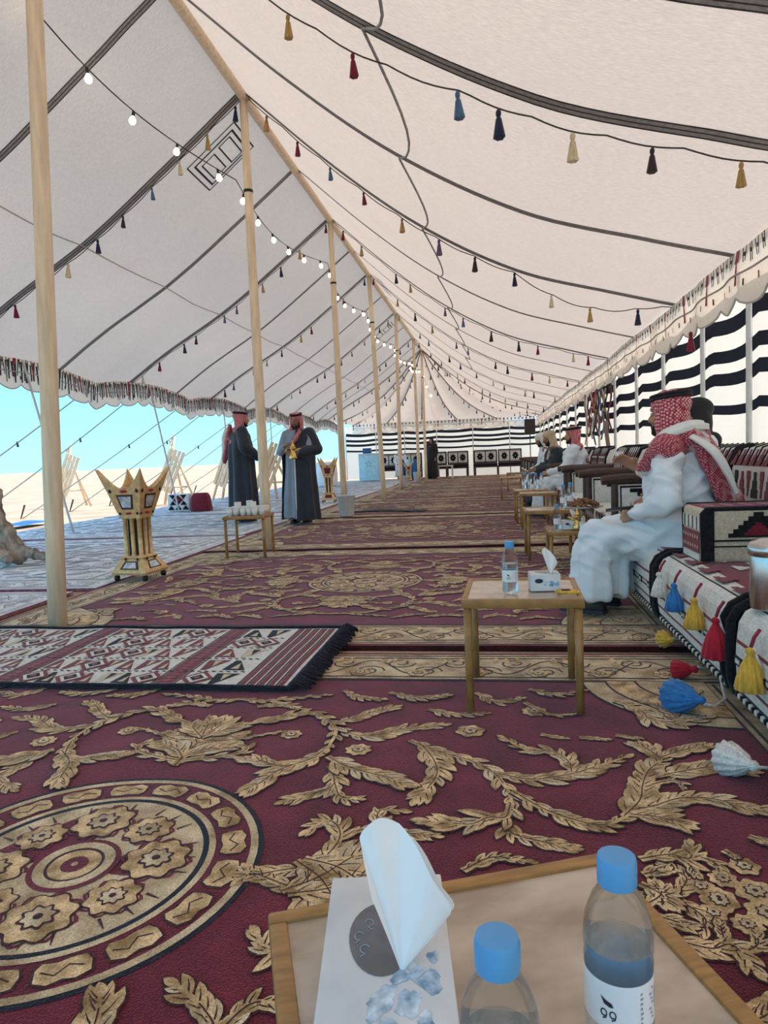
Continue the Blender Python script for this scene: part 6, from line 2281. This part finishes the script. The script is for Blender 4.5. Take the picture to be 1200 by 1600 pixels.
w = MB()
_capsule(w, (0.0, 0, 0.10), 0.13, (-0.22, 0.02, 0.34), 0.16)
_capsule(w, (-0.22, 0.02, 0.34), 0.13, (-0.24, 0.0, 0.62), 0.09)
_capsule(w, (-0.24, 0.0, 0.60), 0.10, (-0.16, 0.0, 0.76), 0.06)
_capsule(w, (-0.28, 0.0, 0.62), 0.07, (-0.40, 0.02, 0.78), 0.05)
_capsule(w, (0.0, 0, 0.12), 0.10, (0.36, -0.03, 0.055), 0.035)
_capsule(w, (-0.05, -0.05, 0.10), 0.09, (0.12, -0.30, 0.055), 0.04)
_capsule(w, (-0.2, -0.05, 0.30), 0.07, (0.02, -0.24, 0.08), 0.05)
_capsule(w, (-0.25, 0.1, 0.25), 0.08, (-0.45, 0.05, 0.06), 0.05)
dw = thing('driftwood_stump', 'gnarled grey driftwood stump with spreading roots at the left edge', 'stump', (-5.16, 6.75, 0.03))
grow('trunk', w, 'driftwood', dw, 0.014, 3, lambda co: 0.03 * noise.noise(V((co.x * 9, co.y * 9, co.z * 5))) + 0.012 * noise.noise(co * 26))

# ------------------------------------------------------------------ ropes and side poles of the open eave
def line_thing(name, label, cat, a, b, r, m, sag=0.0, group=None):
    mb = MB()
    a, b = V(a), V(b)
    mb.tube([a.lerp(b, i / 10) + V((0, 0, -sag * math.sin(PI * i / 10))) for i in range(11)], r, 7)
    return tag(mb.build(name, m, smooth=True), label, cat, group)
for i, y in enumerate((8.85, 10.65, 12.45, 14.25, 16.05, 17.85, 19.65, 21.45, 23.25)):
    t = thing('guy_rope', 'grey guy rope slanting from the left eave to the sand, %s from the camera' % ordinal(i), 'rope', (0, 0, 0), 0, 'guy ropes of the open eave')
    z = interp(prof_l, 1.0) + eave_l(y) - 0.02
    a, c = V((EX_L - 0.03, y, z)), V((EX_L - 3.9, y - 0.4, -0.03))
    m = MB()
    m.tube([a.lerp(c, k / 10) + V((0, 0, -0.05 * math.sin(PI * k / 10))) for k in range(11)], 0.012, 6)
    m.build('line', 'rope', t, smooth=True)
    m = MB()
    m.tube([c + V((0.08, 0, 0.30)), c + V((-0.06, 0, -0.05))], [0.022, 0.012], 7)
    m.build('stake', 'dark_wood', t, smooth=True)
    m = MB()
    kq = a.lerp(c, 0.35)
    m.tube([kq + V((0, 0, -0.02)), kq + V((0.01, 0, -0.11))], [0.016, 0.02], 7)
    m.build('slider', 'rope_dark', t, smooth=True)
for i, (y, yb) in enumerate(((8.85, 10.0), (12.45, 13.75), (16.05, 16.9), (19.65, 20.3), (23.25, 23.8))):
    z = interp(prof_l, 1.0) + eave_l(y)
    line_thing('side_pole', 'slim grey side pole propping the left eave, %s from the camera' % ordinal(i), 'pole', (EX_L + 0.04, y, z), (EX_L - 0.15, yb, 0.012), 0.018, 'post_white', 0, 'side poles of the open eave')

# ------------------------------------------------------------------ pale wooden easels, windbreak and other things outside
def wood_frame(label, loc, rz, h=1.65, board=True):
    t = thing('wooden_easel', label, 'easel', loc, rz, 'pale wooden easels outside')
    for i, (x0, y0, x1, y1, zt_) in enumerate(((-0.55, 0, 0.05, 0, h), (0.55, 0, -0.05, 0, h * 0.97), (0.05, 0.75, 0.0, 0.02, h * 0.95), (-0.30, 0.1, 0.10, 0.0, h * 1.05))):
        m = MB()
        m.tube([(x0, y0, 0), ((x0 + x1) / 2, (y0 + y1) / 2, zt_ / 2), (x1, y1, zt_)], [0.035, 0.032, 0.026], 8)
        m.build('pole', 'pale_plank', t, smooth=True)
    m = MB()
    m.tube([(-0.42, 0.0, 0.45), (0.42, 0.0, 0.45)], 0.022, 8)
    m.build('crossbar', 'pale_plank', t, smooth=True)
    if board:
        for k in range(4):
            m = MB()
            M3 = Matrix.Rotation(0.42, 3, 'Y') @ Matrix.Rotation(0.0, 3, 'X')
            m.bbox((-0.10 + 0.10 * k - 0.10, -0.06, 0.95 - 0.04 * k), (0.085, 0.03, 1.15), 0.006, mtx=M3)
            m.build('board', 'pale_plank', t, angle=40)
    return t
wood_frame('pale wooden pole easel on the sand, far left behind the first pole', (-11.6, 17.6, -0.02), 0.1)
wood_frame('pale wooden easel with slanting boards behind the incense burner', (-8.35, 17.2, -0.02), 0.2, 1.75)
wood_frame('pale wooden easel with boards left of the man turned away', (-7.3, 18.4, Z0), -0.2, 1.5)
wood_frame('pale wooden easel with a slanting board between the two standing men', (-5.55, 17.0, Z0), 0.3, 1.35)
br = MB()
br.lathe([(0.001, 0.0), (0.36, 0.0), (0.40, 0.05), (0.42, 0.40), (0.40, 0.80), (0.36, 0.86), (0.30, 0.88), (0.001, 0.88)], n=24)
tag(br.build('white_barrel', 'white_paint', None, smooth=True, loc=(-6.0, 24.5, Z0)), 'white plastic barrel just outside, right of the coffee pourer', 'barrel')

# ------------------------------------------------------------------ things at the far end
cx = thing('cool_box', 'pale blue upright cool box near the left end of the far wall', 'cool box', (-5.05, 28.4, Z0))
b = MB()
b.bbox((0, 0, 0.55), (0.85, 0.70, 1.08), 0.03)
b.build('cabinet', 'cooler_blue', cx, angle=40)
b = MB()
b.bbox((0, 0, 1.115), (0.87, 0.72, 0.05), 0.015)
b.build('lid', 'plastic_pale', cx, angle=40)
b = MB()
for a in range(5):
    q = a * 2 * PI / 5 + PI / 2
    q2 = q + 2 * PI / 10
    b.tube([(0.13 * math.cos(q), -0.352, 0.70 + 0.13 * math.sin(q)), (0.06 * math.cos(q2), -0.352, 0.70 + 0.06 * math.sin(q2)), (0.13 * math.cos(q + 2 * PI / 5), -0.352, 0.70 + 0.13 * math.sin(q + 2 * PI / 5))], 0.006, 5)
stuff(b.build('star_print', 'tassel_blue', cx))
b = MB()
b.bbox((0, 0, 0.11), (0.34, 0.26, 0.22), 0.02)
tag(b.build('blue_carton', 'plastic_blue', None, loc=(-5.15, 28.35, Z0 + 1.142), angle=40), 'small blue carton on top of the pale cool box', 'carton')
bp = thing('bottle_pack', 'tall pack of blue-capped water bottles far off beside the seated person', 'bottles', (-3.35, 27.6, Z0))
for i in range(3):
    for j in range(2):
        m = MB()
        m.lathe([(0.001, 0), (0.12, 0), (0.13, 0.02), (0.13, 0.62), (0.06, 0.78), (0.06, 0.84), (0.001, 0.84)], c=(-0.28 + 0.28 * i, 0.28 * j, 0), n=12)
        m.build('bottle', 'plastic_blue' if i % 2 == 0 else 'cooler_blue', bp, smooth=True)
wt = thing('white_table', 'small white-framed table in front of the far benches', 'table', (-1.93, 28.3, Z0))
b = MB()
b.bbox((0, 0, 0.50), (0.62, 0.45, 0.04), 0.008)
b.build('table_top', 'frame_white', wt, angle=40)
for sx in (-1, 1):
    for sy in (-1, 1):
        b = MB()
        b.box((sx * 0.28, sy * 0.20, 0.24), (0.045, 0.045, 0.48))
        b.build('leg', 'frame_white', wt)
ls = thing('loudspeaker', 'black loudspeaker on a stand in the far right corner', 'speaker', (1.50, 28.6, Z0))
b = MB()
b.bbox((0, 0, 1.93), (0.42, 0.36, 0.62), 0.03)
b.build('cabinet', 'black_plastic', ls, angle=40)
b = MB()
b.grid(lambda u, v: (-0.18 + 0.36 * u, -0.184 - 0.012 * math.sin(PI * u), 1.65 + 0.56 * v), 8, 4)
b.build('grille', 'seam_dark', ls, smooth=True)
b = MB()
b.tube([(0, 0, 0.25), (0, 0, 1.62)], 0.02, 10)
b.build('pole', 'black_plastic', ls, smooth=True)
for k in range(3):
    a = k * 2 * PI / 3
    b = MB()
    b.tube([(0, 0, 0.75), (0.45 * math.cos(a), 0.45 * math.sin(a), 0.012)], 0.014, 8)
    b.build('leg', 'black_plastic', ls, smooth=True)

# woven bags and straps hanging on the right wall
hg = thing('wall_hanging', 'bundle of coloured woven straps and bags hanging on the right wall', 'hanging', (1.86, 12.6, 0))
b = MB()
b.tube([(0, -1.15, 1.98), (0, 1.1, 2.0)], 0.022, 8)
b.build('rail', 'dark_wood', hg, smooth=True)
rnd = random.Random(11)
cols = ['maroon_wool', 'black_wool', 'cream_wool', 'tassel_blue', 'red_wool', 'white_wool', 'tassel_navy', 'tassel_gold', 'crimson_wool']
for i in range(17):
    y0_ = -1.08 + 2.1 * i / 16
    L_ = rnd.uniform(0.55, 0.95)
    wd = rnd.uniform(0.10, 0.18)
    m = MB()
    px = rnd.uniform(-0.10, 0.0)
    m.grid(lambda u, v: (px + 0.03 * math.sin(v * 7 + i) + 0.02 * math.sin(u * PI), y0_ + (u - 0.5) * wd * (1 - 0.25 * v) + 0.03 * math.sin(v * 5 + i), 1.99 - L_ * v), 4, 14,
           0, lambda u, v: 1 if int(v * 14 + i) % 4 == 0 else 0)
    m.build('strap', [cols[i % len(cols)], cols[(i * 4 + 3) % len(cols)]], hg, smooth=True)
m = MB()
m.grid(lambda u, v: (-0.04 - 0.04 * u, -1.12 + 0.16 * u - 0.22 * v * v, 1.42 - 0.42 * v), 4, 10)
m.build('leather_flap', 'dates', hg, smooth=True)
